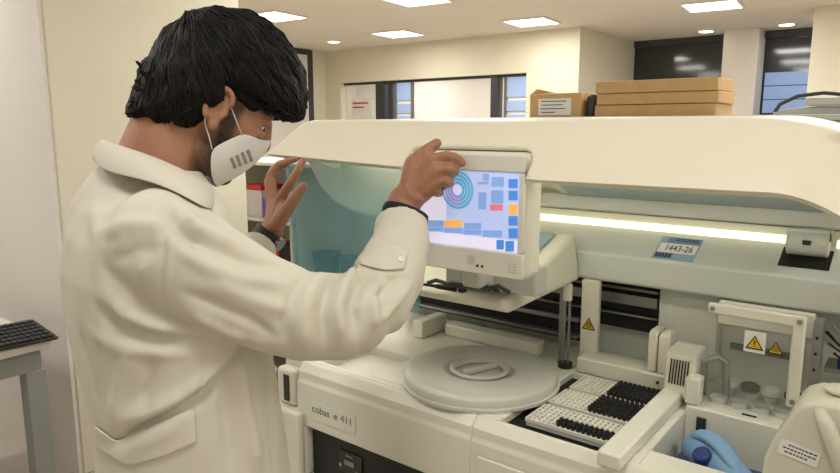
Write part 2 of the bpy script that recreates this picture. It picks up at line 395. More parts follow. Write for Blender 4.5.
# ================================================================ THE ANALYSER (a bench-top machine; mu() is its own drawing unit, 0.86 m)
SC = .86
def mu(x, y, z): return (x*SC, y*SC, CAM_H-(CAM_H-z)*SC)
def muZ(Z): return CAM_H-(CAM_H-Z)/SC
BENCH_Z = .74; ZB = muZ(BENCH_Z)+.001
bn = empty('lab_bench', (-.6, 1.3, 0), 'laboratory bench carrying the white analyser', 'bench')
MB().box(-1.45, .35, .93, 1.72, .70, BENCH_Z).build('bench_top', M['tabletop'], bn, bevel=.004)
for x in (-1.42, .27):
    for y in (.97, 1.63): MB().box(x, x+.05, y, y+.05, 0, .70).build('leg', M['table'], bn)
an = empty('lab_analyser', mu(-.7, 1.5, ZB), 'large white laboratory analyser with its long lid raised', 'analyser')
def A(name, mb, m, parent=None, **k): mb.T = mu; return mb.build(name, M[m] if isinstance(m, str) else m, parent or an, **k)
XL, XR = -1.44, .05
# housing
b = MB()
b.prism([(1.19, ZB), (1.175, .76), (1.178, .880), (1.184, .886), (1.185, .908), (1.203, .93), (1.215, .93), (1.215, ZB)], 'x', -.77, XR)
b.prism([(1.175, .755), (1.178, .880), (1.184, .886), (1.185, .908), (1.203, .93), (1.215, .93), (1.215, .755)], 'x', -1.352, -.77)
b.box(XL, -.714, 1.215, 1.235, ZB, .93); b.box(XL, -1.30, 1.235, 1.42, ZB, .93); b.box(-1.13, -.714, 1.235, 1.42, ZB, .93)
b.box(-1.30, -1.13, 1.235, 1.42, ZB, .905); b.box(XL, -.714, 1.42, 1.95, ZB, .93)
b.box(-.714, -.455, 1.215, 1.59, ZB, .892); b.box(-.714, -.40, 1.59, 1.95, ZB, .93); b.box(-.455, -.40, 1.215, 1.59, ZB, .93)
b.box(-.40, -.19, 1.215, 1.285, ZB, .93); b.box(-.40, -.19, 1.285, 1.52, ZB, .79); b.box(-.19, XR, 1.215, 1.52, ZB, .93); b.box(-.40, XR, 1.52, 1.95, ZB, .945)
A('housing', b, 'body', bevel=.004)
b = MB(); b.box(-1.312, -.77, 1.195, 1.214, ZB, .752)
fp = A('front_panel', b, 'black', bevel=.003)
b = MB(); b.box(-1.205, -1.12, 1.190, 1.1945, .655, .715); A('power_switch', b, 'rail', fp, bevel=.003)
b = MB(); b.box(-1.18, -1.145, 1.187, 1.1895, .68, .694); b.box(-1.20, -1.19, 1.187, 1.1895, .67, .68); b.box(-1.14, -1.13, 1.187, 1.1895, .66, .67); b.box(-1.175, -1.15, 1.187, 1.1895, .705, .709); A('switch_mark', b, 'metal', fp)
b = MB(); b.box(-.745, XR-.02, 1.168, 1.1745, .65, .852); A('front_drawer', b, 'body', bevel=.003)
b = MB(); b.box(-1.43, -1.358, 1.172, 1.214, .80, .905); b.box(-1.47, -1.318, 1.150, 1.1745, ZB, .798); b.box(-1.47, -1.318, 1.1745, 1.214, ZB, .798)
cc = A('corner_column', b, 'body', bevel=.008, seg=3)
b = MB(); b.box(-1.396, -1.376, 1.168, 1.1715, .815, .890); A('slot', b, 'rail', cc)
# name plate
b = MB(); b.box(-1.295, -1.125, 1.1735, 1.1752, .785, .838); npl = A('name_plate', b, 'body')
def label_txt(name, s, size, x, z, y, m, par, sx=1):
    bb = MB(); put_text(bb, s, size, (x, y, z), (1, 0, 0), (0, 0, 1), depth=.0003, sx=sx); return A(name, bb, m, par, smooth=0)
M['green'] = mat('green lettering', (52, 110, 84), .5); M['plum'] = mat('plum lettering', (130, 62, 72), .5); M['greyl'] = mat('grey lettering', (128, 128, 122), .5)
label_txt('lettering', 'cobas', .030, -1.287, .808, 1.1732, 'green', npl)
label_txt('lettering', 'e', .030, -1.203, .808, 1.1732, 'plum', npl)
label_txt('lettering', '411', .030, -1.178, .808, 1.1732, 'greyl', npl)
# back wall, bridge, cavity
b = MB(); b.box(XL, XR, 1.80, 1.95, .93, 1.34); A('rear_wall', b, 'bodyg')
b = MB(); b.prism([(1.655, 1.176), (1.648, 1.181), (1.648, 1.25), (1.76, 1.306), (1.799, 1.306), (1.799, 1.176)], 'x', XL, XR)
A('bridge', b, 'bodyg', bevel=.005, seg=3)
b = MB(); b.box(-1.0, -.262, 1.762, 1.79, 1.3065, 1.322); b.box(-.158, XR, 1.762, 1.79, 1.3065, 1.322); A('bright_gap_strip', b, 'strip')  # glowing strip imitates light through the gap between lid and body
b = MB(); b.box(-.775, -.53, 1.775, 1.799, 1.02, 1.175); b.box(-1.43, -.775, 1.775, 1.799, .955, 1.175); A('rail_bay', b, 'blackm')
b = MB(); b.box(-1.43, -.55, 1.755, 1.774, 1.135, 1.143); b.box(-1.43, -.55, 1.750, 1.774, 1.095, 1.125); b.box(-1.43, -.55, 1.755, 1.774, 1.062, 1.068); b.box(-1.43, -.775, 1.745, 1.774, .968, .978); b.box(-1.43, -.775, 1.755, 1.774, 1.015, 1.030); A('guide_rail', b, 'metal', bevel=.002)
b = MB(); b.box(-.530, -.385, 1.70, 1.799, .946, 1.175); A('inner_panel', b, 'bodyg', bevel=.003)
b = MB(); b.box(-.384, XR, 1.745, 1.799, .946, 1.175); A('inner_panel', b, 'bodyg')
b = MB(); b.box(-.36, -.20, 1.735, 1.744, 1.03, 1.045); A('slot', b, 'blackm')
b = MB(); b.box(-.722, -.672, 1.645, 1.665, .931, 1.175)
post = A('support_post', b, 'body', bevel=.003)
def tri(b, c, s, y, m=0, th=.0006): # upright warning triangle
    b.prism([(c[0]-s*.58, c[1]-s*.5), (c[0]+s*.58, c[1]-s*.5), (c[0], c[1]+s*.5)], 'y', y-th, y, m)
def warning(par, c, s, y, kind):
    b = MB(); tri(b, c, s, y); t1 = A('warning_triangle', b, 'blackm', par)
    b = MB(); tri(b, (c[0], c[1]-s*.02), s*.76, y-.0008); A('triangle_field', b, 'yellow', t1)
    b = MB(); yy = y-.0015; x, z = c[0], c[1]-s*.1
    if kind == '!':
        b.prism([(x-s*.035, z-s*.08), (x+s*.035, z-s*.08), (x+s*.06, z+s*.26), (x-s*.06, z+s*.26)], 'y', yy, yy+.0005)
        b.box(x-s*.045, x+s*.045, yy, yy+.0005, z-s*.21, z-s*.125)
    else:
        for k in range(3):
            a = PI/2+2*PI*k/3; cx, cz = x+s*.12*math.cos(a), z+s*.12*math.sin(a)
            pts = [(cx+s*.12*math.cos(q), yy, cz+s*.12*math.sin(q)) for q in [a+PI/5*j/2-PI+.9+PI*.0 for j in range(0)]]
            arc = [Vector((cx+s*.11*math.cos(a+w), yy, cz+s*.11*math.sin(a+w))) for w in [R(-140)+R(280)*j/10+PI*0 for j in range(11)]]
            b.tube(arc, s*.032, 6)
        b.ell((x, yy, z), (s*.05, .0004, s*.05), nu=12, nv=6)
    A('hazard_symbol', b, 'blackm', t1)
warning(post, (-.697, 1.055), .034, 1.6445, 'bio')
# pipetting arm beside the post
b = MB(); b.cyl((-.745, 1.61, 1.12), (-.745, 1.61, 1.158), .0125); b.ell((-.745, 1.61, 1.158), .0125)
pr_ = A('probe_head', b, 'body'); b = MB(); b.cyl((-.738, 1.61, .945), (-.738, 1.61, 1.119), .0035); b.cyl((-.751, 1.61, .945), (-.751, 1.61, 1.119), .0035); A('probe_rod', b, 'metal', pr_)
b = MB(); b.box(-.775, -.762, 1.625, 1.64, .931, 1.175); A('guide_column', b, 'metal')
b = MB(); b.cyl((-.745, 1.61, .931), (-.745, 1.61, .9445), .02); A('wash_port', b, 'rail')
# reagent disk cover
dc = (-.878, 1.386)
b = MB(); b.lathe([(.204, .931), (.204, .938), (.199, .940), (.198, .955), (.194, .960), (.184, .963), (.10, .965), (.092, .964), (.084, .955), (.05, .953), (.03, .955)], dc, 64)
M['disk'] = mat('disk cover plastic', (200, 199, 188), .4, var=.01)
dk = A('disk_cover', b, 'disk', smooth=60)
b = MB(T=None); v = [(dc[0]-.024, dc[1]-.048), (dc[0]-.008, dc[1]-.052), (dc[0]+.026, dc[1]+.046), (dc[0]+.010, dc[1]+.050)]
b.prism(v, 'z', .955, .971); A('handle', b, 'disk', dk, bevel=.004, seg=3)
b = MB(); b.lathe([(.074, .9560), (.079, .9645), (.071, .9685), (.062, .9635), (.060, .9560)], dc, 40, cap=False); A('grip_ring', b, 'disk', dk, smooth=60)
b = MB(); b.box(-1.17, -.845, 1.635, 1.69, .931, .968); b.box(-1.24, -1.20, 1.56, 1.69, .931, .985); A('rear_step', b, 'body', bevel=.004)
# tip well, cross bar, rail bar
b = MB(); b.box(-.712, -.457, 1.217, 1.588, .8925, .9135); A('tip_well', b, 'blackm')
b = MB(); b.box(-.705, -.465, 1.592, 1.665, .931, .975); cb_ = A('cross_bar', b, 'body', bevel=.004); b = MB(); b.cyl((-.488, 1.5915, .955), (-.488, 1.588, .955), .004); A('screw', b, 'rail', cb_)
b = MB(); b.box(-.462, -.415, 1.155, 1.60, .931, .962); A('rail_bar', b, 'body', bevel=.004)
# vent module and small blocks
b = MB(); b.prism([(1.545, .946), (1.562, 1.045), (1.585, 1.057), (1.64, 1.057), (1.64, .946)], 'x', -.462, -.392)
vm = A('vent_module', b, 'body', bevel=.005, seg=3)
b = MB()
for k in range(7): b.hexa([(-.450+k*.0066, 1.5462, .978), (-.4475+k*.0066, 1.5462, .978), (-.4475+k*.0066, 1.55, .978), (-.450+k*.0066, 1.55, .978)], [(-.450+k*.0066, 1.5572, 1.035), (-.4475+k*.0066, 1.5572, 1.035), (-.4475+k*.0066, 1.563, 1.035), (-.450+k*.0066, 1.563, 1.035)])
A('vent_slots', b, 'blackm', vm)
b = MB(); b.prism([(1.60, .976), (1.60, 1.075), (1.615, 1.08), (1.66, 1.08), (1.66, .976)], 'x', -.520, -.498); b.prism([(1.60, .976), (1.60, 1.072), (1.615, 1.077), (1.66, 1.077), (1.66, .976)], 'x', -.495, -.468); A('probe_holder', b, 'body', bevel=.003)
b = MB(); b.box(-.405, -.372, 1.524, 1.56, .946, 1.012); A('sensor_block', b, 'body', bevel=.004)
b = MB(); b.tube([(-.385, 1.60, .95), (-.385, 1.60, 1.03), (-.36, 1.61, 1.045), (-.34, 1.615, 1.035), (-.335, 1.615, .95)], .009); A('hose', b, 'metal')
# acrylic cover with its white L-shaped frame
b = MB(); b.box(-.455, -.182, 1.560, 1.564, .972, 1.185); ac = A('acrylic_cover', b, 'clear')
b = MB(); b.prism([(-.374, 1.163), (-.203, 1.163), (-.203, .985), (-.178, .985), (-.178, 1.188), (-.374, 1.188)], 'y', 1.548, 1.5595); fr_ = A('cover_frame', b, 'body', ac, bevel=.004)
for x, z in ((-.363, 1.1755), (-.190, 1.1755), (-.190, .998)):
    b = MB(); b.cyl((x, 1.5475, z), (x, 1.5445, z), .0055); A('screw', b, 'metal', fr_)
b = MB(); b.box(-.295, -.252, 1.557, 1.5595, 1.088, 1.136); ws = A('warning_sign', b, 'paper', ac)
warning(ws, (-.2735, 1.112), .032, 1.5565, '!')
warning(ac, (-.232, 1.107), .028, 1.5595, 'bio')
b = MB(); b.box(-.37, -.172, 1.63, 1.65, 1.12, 1.175); A('cover_bracket', b, 'body', bevel=.003)
b = MB(); b.box(-.168, -.150, 1.575, 1.62, .946, 1.175)
for k in range(5): b.cyl((-.159, 1.575, 1.0+k*.035), (-.159, 1.572, 1.0+k*.035), .003, m=1)
A('perforated_strip', b, [M['metal'], M['blackm']])
# tubing and wires at the far right
wb = MB(); wb.box(-.145, XR-.01, 1.62, 1.70, 1.055, 1.066); A('wire_shelf', wb, 'metal')
for k, (c, z, r) in enumerate((('blackm', 1.145, .004), ('rail', 1.12, .003), ('metal', 1.16, .004), ('blackm', 1.10, .003))):
    b = MB(); b.tube([(-.147+.006*k, 1.62, z), (-.12, 1.60+.01*k, z-.02+.01*(k % 2)), (-.09, 1.63, z+.012), (-.05, 1.615, z-.012), (.0, 1.63, z+.01)], r, 8); A('wire', b, c)
b = MB(); b.cyl((-.105, 1.63, 1.067), (-.105, 1.63, 1.088), .018); A('blue_connector', b, 'navy', bevel=.002)
b = MB(); b.cyl((-.115, 1.60, .946), (-.115, 1.60, 1.03), .007); b.cyl((-.065, 1.62, .946), (-.065, 1.62, 1.02), .009); A('tube_nozzle', b, 'body')
b = MB(); b.tube([(-.14, 1.61, .955), (-.10, 1.58, .96), (-.06, 1.60, .955), (0, 1.59, .96)], .01, 8); A('hose', b, 'blackm')
# waste bin liner and wells
b = MB(); b.box(-.398, -.192, 1.287, 1.518, .791, .835); A('bin_liner', b, 'dkblue')
b = MB(); b.box(-.372, -.352, 1.512, 1.5185, .80, .925); A('slot', b, 'rail')
b = MB(); b.cyl((-.285, 1.545, .9452), (-.255, 1.545, .9452), .003); A('label_plate', b, 'rail')
for k in range(4):
    x = -.345+k*.045
    b = MB(); b.lathe([(.019, .9455), (.0195, .958), (.017, .958), (.0165, .950), (.003, .948)], (x, 1.585), 24); A('wash_well', b, 'bodyg')
for k in range(4):
    x = -.338+k*.046; wh = k % 2 == 0
    o = MB(mu).lathe([(.016, .9455), (.017, .95), (.017, .960), (.009, .964)], (x, 1.655), 20).build('reagent_bottle', M['bodyg'])
    tag(o, ['reagent bottle with a white cap nearest the grey hose', 'reagent bottle with a black cap between two white caps', 'reagent bottle with a white cap between two black caps', 'reagent bottle with a black cap nearest the cover frame'][k], 'bottle', 'reagent bottles under the acrylic cover')
    MB(mu).lathe([(.019, .9645), (.0215, .967), (.0215, .976), (.017, .980)], (x, 1.655), 20).build('cap', M['paper' if wh else 'blackm'], o)
# sticker on the sloping face of the bridge
sl = Vector((0, .112, .056)).normalized(); sn = Vector((0, -sl.z, sl.y))
def slope(x, t, h=0): p = Vector((x, 1.648, 1.25))+sl*t+sn*h; return (p.x, p.y, p.z)
M['stick'] = mat('pale blue sticker', (150, 176, 200), .5); M['stick2'] = mat('blue sticker print', (104, 136, 168), .5)
def slab(x0, x1, t0, t1, h0, h1, b): b.hexa([slope(x0, t0, h0), slope(x1, t0, h0), slope(x1, t1, h0), slope(x0, t1, h0)], [slope(x0, t0, h1), slope(x1, t0, h1), slope(x1, t1, h1), slope(x0, t1, h1)]); return b
st = A('service_sticker', slab(-.543, -.442, .008, .106, .0004, .0012, MB()), 'stick')
for q in ((-.54, -.495, .013, .034), (-.525, -.445, .080, .102)): A('sticker_print', slab(*q, .0014, .0018, MB()), 'stick2', st)
A('sticker_field', slab(-.538, -.446, .037, .076, .0013, .0016, MB()), 'paper', st)
b = MB()
for q in (.089, .097): A('fine_print', slab(-.505, -.45, q, q+.003, .0019, .0022, MB()), 'ink', st)
for q in range(5): slab(-.537+q*.008, -.532+q*.008, .015, .032, .0019, .0022, b)
A('bar_code', b, 'ink', st)
b = MB(); put_text(b, '1443-26', .034, slope(-.524, .045, .0019), (1, 0, 0), sl, depth=.0003, sx=.62); A('handwriting', b, 'ink', st, smooth=0)
# hinge block
b = MB(); slab(-.262, -.160, .036, .11, .0005, .002, b); A('hinge_pocket', b, 'blackm')
b = MB(); b.tube([(-.252, 1.725, 1.318), (-.168, 1.725, 1.318)], .030, 24); b.box(-.252, -.168, 1.71, 1.765, 1.32, 1.352); hg = A('hinge_block', b, 'bodyg', bevel=.003)
b = MB(); b.box(-.218, -.202, 1.690, 1.6975, 1.318, 1.328); A('slot', b, 'blackm', hg)

# ---------------------------------------------------------------- lid
ZT = 1.594
def prof(x):
    t = max(0, (x+.20)/.12); tl = max(0, (-.6-x)/.8)
    zl = 1.477+.030*tl-.05*t*t; zt = ZT-.032*max(0, (x+.24)/.13)**2; yf = 1.15+.03*t*t
    nt = -.945 < x < -.626
    if nt: zl = 1.534
    if nt: yl = yf+(zl-1.478)*.75
    else: yl = yf
    return [(yl+.035, zl+.004), (yl+.014, zl), (yl+.003, zl+.004), (yf+.052, min(1.546, zt-.040)), (yf+.082, zt-.020), (yf+.100, zt-.006), (yf+.130, zt), (1.5, zt+.003), (1.72, zt-.010), (1.82, zt-.055), (1.862, zt-.15), (1.868, 1.345)]
xs = [-1.41+.02*i for i in range(21)]+[-.9455, -.9445]+[-.96+.0405*i for i in range(9)]+[-.627, -.625]+[-.60+.02*i for i in range(18)]+[-.24+.01*i for i in range(15)]
rows = []
for x in sorted(set(round(q, 4) for q in xs)):
    P = prof(x); k = max(0, (-1.26-x)/.15)
    rows.append([(x+(.05*k*max(0, (z-1.5)/.1) if x < -1.26 else 0), y, z) for y, z in P])
b = MB(); b.grid(rows); n = len(rows[0]); k = len(rows)
b.f.append(list(range(n))); b.m.append(0); b.f.append([(k-1)*n+i for i in range(n)][::-1]); b.m.append(0)
lid = A('lid', b, 'lidp', solid=.010, bevel=.004, seg=2, smooth=50)
b = MB(); # rounded rim round the monitor notch
b.tube([(-.948, 1.156, 1.485), (-.948, 1.180, 1.520), (-.938, 1.190, 1.534), (-.92, 1.194, 1.539), (-.652, 1.194, 1.539), (-.634, 1.190, 1.534), (-.624, 1.180, 1.519), (-.622, 1.156, 1.483)], .007, 10); A('notch_rim', b, 'lidp', lid)
b = MB(); b.prism([(1.30, 1.548), (1.30, 1.556), (1.73, 1.398), (1.73, 1.390)], 'x', -.80, -.13); A('inner_window', b, 'inner', lid)
b = MB(); b.prism([(1.73, 1.352), (1.73, 1.392), (1.80, 1.40), (1.80, 1.352)], 'x', -1.0, -.11); A('inner_beam', b, 'bodyg', lid, bevel=.004)
b = MB(); b.prism([(1.24, 1.56), (1.24, 1.585), (1.74, 1.43), (1.74, 1.392)], 'x', -.835, -.803); b.prism([(1.24, 1.56), (1.24, 1.585), (1.74, 1.43), (1.74, 1.392)], 'x', -.12, -.112); b.box(-.80, -.13, 1.295, 1.31, 1.53, 1.57); A('window_rib', b, 'body', lid, bevel=.003)
b = MB(); b.box(-.78, -.34, 1.478, 1.486, 1.470, 1.476); A('reflection_line', b, 'steel', lid)  # bright bar standing in for a reflected line in the inner window
b = MB(); b.prism([(1.205, 1.497), (1.211, 1.497), (1.236, 1.13), (1.230, 1.13)], 'x', -1.388, -.955)
tw = A('tinted_screen', b, 'teal', lid, bevel=.002)
b = MB(); b.prism([(1.200, 1.497), (1.215, 1.497), (1.240, 1.13), (1.226, 1.13)], 'x', -1.398, -1.389); A('screen_edge', b, 'inner', tw)
pts = [onY(*q, 1.42) for q in ((300, 150), (308, 165), (318, 186), (334, 203), (352, 213), (372, 218), (392, 218), (412, 210), (430, 198), (436, 150))]
b = MB(); b.prism([(p.x, min(p.z, 1.56)) for p in pts], 'y', 1.42, 1.62); A('inner_hood', b, 'body', lid, bevel=.012, seg=3)

b = MB(); b.cyl((-1.30, 1.33, 1.520), (-.16, 1.33, 1.520), .009, n=12); A('added_fill_tube', b, 'filltube', lid)  # added fill light hidden behind the front lip, brightens the deck and bridge
b = MB(); b.cyl((-1.325, 1.33, 1.520), (-1.301, 1.33, 1.520), .012, n=12); b.cyl((-.159, 1.33, 1.520), (-.135, 1.33, 1.520), .012, n=12); A('fill_tube_end', b, 'bodyg', lid)  # end pieces of the added fill tube
# ---------------------------------------------------------------- monitor pod and monitor
b = MB(); yb = 1.646
b.hexa([(-1.12, 1.30, 1.150), (-.745, 1.30, 1.150), (-.725, yb, 1.172), (-1.12, yb, 1.172)], [(-1.12, 1.285, 1.172), (-.760, 1.285, 1.172), (-.745, yb, 1.300), (-1.12, yb, 1.300)])
pod = A('monitor_shelf', b, 'body', bevel=.012, seg=4)
b = MB(); b.hexa([(-1.10, 1.47, 1.2435), (-.79, 1.47, 1.2435), (-.79, 1.62, 1.2945), (-1.10, 1.62, 1.2945)], [(-1.10, 1.47, 1.247), (-.79, 1.47, 1.247), (-.79, 1.62, 1.298), (-1.10, 1.62, 1.298)]); A('recess_panel', b, 'inner', pod, bevel=.003)
b = MB(); b.box(-.84, -.79, 1.24, 1.40, 1.215, 1.262); b.box(-.93, -.68, 1.30, 1.36, 1.20, 1.27); A('monitor_foot', b, 'bodyg', pod, bevel=.006)
YM = 1.155
mo = MB(); mo.box(-.932, -.630, YM+.012, YM+.075, 1.268, 1.530)
mon = A('monitor', mo, 'body', bevel=.016, seg=4)
sx0, sx1, sz0, sz1 = -.902, -.648, 1.327, 1.490
b = MB(); b.box(-.927, -.635, YM, YM+.0118, 1.273, sz0); b.box(-.927, -.635, YM, YM+.0118, sz1, 1.526); b.box(-.927, sx0, YM, YM+.0118, sz0, sz1); b.box(sx1, -.635, YM, YM+.0118, sz0, sz1)
bz = A('bezel', b, 'body', mon, bevel=.003)
b = MB()
for i in range(4):
    for j in range(2): b.box(-.668+j*.011, -.660+j*.011, YM-.001, YM-.0002, 1.286+i*.006, 1.2885+i*.006)
A('speaker_slots', b, 'bodyg', bz)
b = MB(); b.lathe([(.010, 0), (.010, .002)], (0, 0), 24); b.v = [(-.758+x, YM-.002+z, 1.303+y) for x, y, z in b.v]; A('power_button', b, 'bodyg', bz)
b = MB(); b.cyl((-.742, YM-.001, 1.291), (-.742, YM+.001, 1.291), .003); b.cyl((-.730, YM-.001, 1.291), (-.730, YM+.001, 1.291), .003); A('indicator', b, 'blackm', bz)
def em(n, rgb, s=.5): return mat(n, rgb, .3, emit=s, var=0)
E0, E1, E2, E3, E4, E5, E6, E7 = em('screen lavender', (180, 194, 236)), em('screen pale', (226, 222, 244)), em('screen blue', (74, 134, 214)), em('screen orange', (244, 176, 86)), em('screen teal', (92, 168, 196)), em('screen violet', (150, 146, 204)), em('screen mid blue', (128, 164, 218)), em('screen red', (220, 120, 140))
b = MB(); b.box(sx0, sx1, YM+.004, YM+.0112, sz0, sz1); scr = A('screen', b, E0, mon)
def SP(px, py): p = onY(px, py, YM+.004); return p.x, p.z
def srect(b, x0, y0, x1, y1, h, m=0):   # a field of the display, corners given where the photo shows them
    c = [SP((410+x/3.783), (160+y/3.783)) for x, y in ((x0, y0), (x1, y0), (x1, y1), (x0, y1))]
    c = [(min(max(x, sx0+.001), sx1-.001), min(max(z, sz0+.001), sz1-.001)) for x, z in c]
    b.prism(c, 'y', YM+.004-h, YM+.0042-h*.5, m)
def sfield(name, rects, m, h=.0014):
    for r in rects: b = MB(); srect(b, *r, h); A(name, b, m, scr)
b = MB()
cxz = SP(457.6, 189.8)
b = MB(); b.box(sx0+.001, sx0+.075, YM+.0034, YM+.0038, sz0+.050, sz1-.001); b.box(sx0+.001, sx1-.002, YM+.0034, YM+.0038, sz0+.001, sz0+.026); A('pale_field', b, E1, scr)
def ring(r0, r1, a0, a1, m, h):
    n = 24; b = MB(); pts = []
    for i in range(n+1): a = a0+(a1-a0)*i/n; pts.append((cxz[0]+r1*math.cos(a), cxz[1]+r1*math.sin(a)))
    inner = [(cxz[0]+r0*math.cos(a0+(a1-a0)*i/n), cxz[1]+r0*math.sin(a0+(a1-a0)*i/n)) for i in range(n+1)]
    vs = [(x, YM+.004-h, z) for x, z in pts+inner]
    b.add(vs, [(i, i+1, n+2+i, n+1+i) for i in range(n)]); A('ring_chart', b, m, scr, recalc=False)
for k in range(4):
    r1 = .041-.0075*k; r0 = r1-.0058
    ring(r0, r1, R(-70), R(110), E4, .001); ring(r0, r1, R(110), R(290), E5 if k else E4, .001)
ring(.0005, .0105, 0, 2*PI, E1, .001)
sfield('screen_button', [(374, 72, 408, 106), (374, 116, 408, 152), (374, 212, 408, 248), (374, 258, 408, 296), (362, 306, 394, 346), (328, 302, 356, 338)], E2)
sfield('screen_button', [(374, 168, 408, 205), (132, 228, 198, 254)], E3)
sfield('screen_button', [(52, 228, 128, 252), (206, 238, 270, 262), (130, 256, 200, 276), (202, 264, 272, 282), (56, 254, 126, 270), (276, 266, 350, 292)], E6)
sfield('screen_table', [(258, 82, 298, 92), (310, 64, 356, 100), (308, 114, 354, 164), (260, 122, 290, 186), (278, 52, 300, 78)], E6)
sfield('screen_table', [(304, 168, 352, 190)], E7)
# cables behind the monitor foot, stylus on the shelf
b = MB()
for k in range(4): b.tube([(-.96+.05*k, 1.27, 1.2+.004*k), (-.93+.05*k, 1.262, 1.213), (-.88+.04*k, 1.27, 1.205+.006*k), (-.82+.03*k, 1.275, 1.21)], .005, 8)
A('cable', b, 'rail', pod)
p0, p1 = onY(421, 284, 1.275), onY(462, 290, 1.282)
sty = MB(mu); sty.tube([p0, p0.lerp(p1, .35), p0.lerp(p1, .4), p0.lerp(p1, .85)], [.003, .004, .006, .007], 12); sty.ell(p1, (.012, .009, .0075))
o = sty.build('barcode_pen', M['blackm']); tag(o, 'black pen-like handset lying on the shelf under the monitor', 'handset')

# ---------------------------------------------------------------- trays of tips
TY = (1.254, 1.368, 1.481); NX, NY = 17, 6
def tray(y0, label):
    r = empty('tip_tray', mu(-.575, y0+.047, .9155), label, 'tray', 'tip trays')
    b = MB(mu); b.box(-.670, -.472, y0, y0+.094, .9157, .926); b.build('tray_base', M['bodyg'], r, bevel=.001)
    b = MB(mu); px_ = .198/NX; py_ = .094/NY
    for i in range(NX+1): b.box(-.670+i*px_-.0022, -.670+i*px_+.0022, y0, y0+.094, .9262, .9345)
    for j in range(NY+1): b.box(-.670, -.472, y0+j*py_-.0022, y0+j*py_+.0022, .9262, .9342)
    b.build('tip_grid', M['body'], r); return r
tray(TY[0], 'front tip tray, nearly emptied, its white grid bare'); tray(TY[1], 'middle tip tray, right half filled with black tips'); tray(TY[2], 'rear tip tray beside the white cross bar')
first = None
px_, py_ = .198/NX, .094/NY
for y0, c0, rows_, lab in ((TY[0], 6, (0, 1), 'black tip left in the front row of the front tray'), (TY[1], 8, range(NY), 'black tip in the filled half of the middle tray'), (TY[2], 8, range(NY), 'black tip in the filled half of the rear tray')):
    for i in range(c0, NX):
        for j in rows_:
            loc = mu(-.670+(i+.5)*px_, y0+(j+.5)*py_, .9262)
            if first is None:
                T0 = lambda x, y, z: (loc[0]+x, loc[1]+y, loc[2]+z)
                first = MB(T0).lathe([(.0026, 0), (.0028, .0075), (.0047, .0085), (.0047, .016), (.0036, .0175)], (0, 0), 10).build('pipette_tip', M['blackm'], base=loc); o = first
            else: o = copy_tree(first, loc)
            tag(o, lab, 'pipette tip', 'black tips in the '+lab.split()[-2]+' tray')

# ---------------------------------------------------------------- blue bottle in the bin and the big jug
bb = empty('wash_bottle', mu(-.30, 1.40, .836), 'light blue bottle lying in the bin recess', 'bottle')
TB = lambda x, y, z: mu(x, y, z+.039)
b = MB(TB); b.tube([(-.378, 1.47, .835), (-.36, 1.46, .838), (-.31, 1.42, .84), (-.24, 1.36, .836), (-.215, 1.335, .834)], [(.015, .02), (.036, .036), (.036, .038), (.036, .036), (.02, .02)], 20)
b.build('body', M['blue'], bb, smooth=180, subsurf=1)
b = MB(TB); b.tube([(-.362, 1.462, .858), (-.345, 1.447, .878), (-.315, 1.425, .888), (-.275, 1.39, .878), (-.235, 1.35, .85)], [(.012, .016), (.014, .02), (.014, .02), (.014, .02), (.012, .016)], 14, flat=(0, 0, 1)); b.build('handle', M['blue'], bb, smooth=180, subsurf=1)
b = MB(TB); b.cyl((-.318, 1.395, .842), (-.326, 1.380, .868), .022, .019); b.build('cap', M['navy'], bb, bevel=.003)
JX, JY = -.10, 1.305
jg = empty('jug', mu(JX, JY, .931), 'milky white plastic jug with a handwritten label at the right edge', 'jug')
b = MB(mu)
out = [(-.192, .932), (-.012, .932), (-.006, 1.06), (-.014, 1.095), (-.045, 1.118), (-.060, 1.126), (-.120, 1.122), (-.140, 1.112), (-.150, 1.096), (-.182, 1.020), (-.190, .99)]
def jring(y, k):
    c = (-.10, 1.02); return [(c[0]+(x-c[0])*k, y, max(.932, c[1]+(z-c[1])*(k if z > 1.02 else 1))) for x, z in out]
rg = [jring(1.245, .90), jring(1.249, .97), jring(1.262, 1), jring(1.348, 1), jring(1.361, .97), jring(1.365, .90)]
n = len(out)
b.add([p for q in rg for p in q], [(i*n+j, i*n+(j+1) % n, (i+1)*n+(j+1) % n, (i+1)*n+j) for i in range(5) for j in range(n)]+[list(range(n))[::-1], list(range(5*n, 6*n))])
jb = b.build('body', M['jug'], jg, smooth=50)
b = MB(mu); b.tube([(-.112, 1.248, 1.108), (-.098, 1.232, 1.09), (-.080, 1.228, 1.05), (-.066, 1.236, 1.01), (-.062, 1.25, .985)], [.010, .013, .013, .013, .011], 12); b.build('handle', M['jug'], jg, smooth=180)
b = MB(mu); b.lathe([(.024, 1.1265), (.026, 1.129), (.026, 1.133), (.022, 1.135)], (-.088, JY), 28); b.build('neck_rim', M['jug'], jg)
UX = Vector((1, 0, -.16)).normalized(); UZ = Vector((.16, 0, 1)).normalized(); LO = Vector((-.168, 1.2435, 1.0155))
def jl(a0, a1, c0, c1, h): return [tuple(LO+UX*a+UZ*c+Vector((0, -h, 0))) for a, c in ((a0, c0), (a1, c0), (a1, c1), (a0, c1))]
b = MB(mu); b.hexa(jl(0, .062, 0, .028, .0), jl(0, .062, 0, .028, .0008)); lb = b.build('label', M['paper'], jg)
b = MB(mu)
for k, (a, c) in enumerate(((.014, .058), (.006, .055), (.010, .045))):
    x = a
    while x < c: w_ = .003+.003*random.random(); b.hexa(jl(x, x+w_, .020-.007*k, .0225-.007*k, .0009), jl(x, x+w_, .020-.007*k, .0225-.007*k, .0012)); x += w_+.0015
b.build('label_writing', M['ink'], lb)
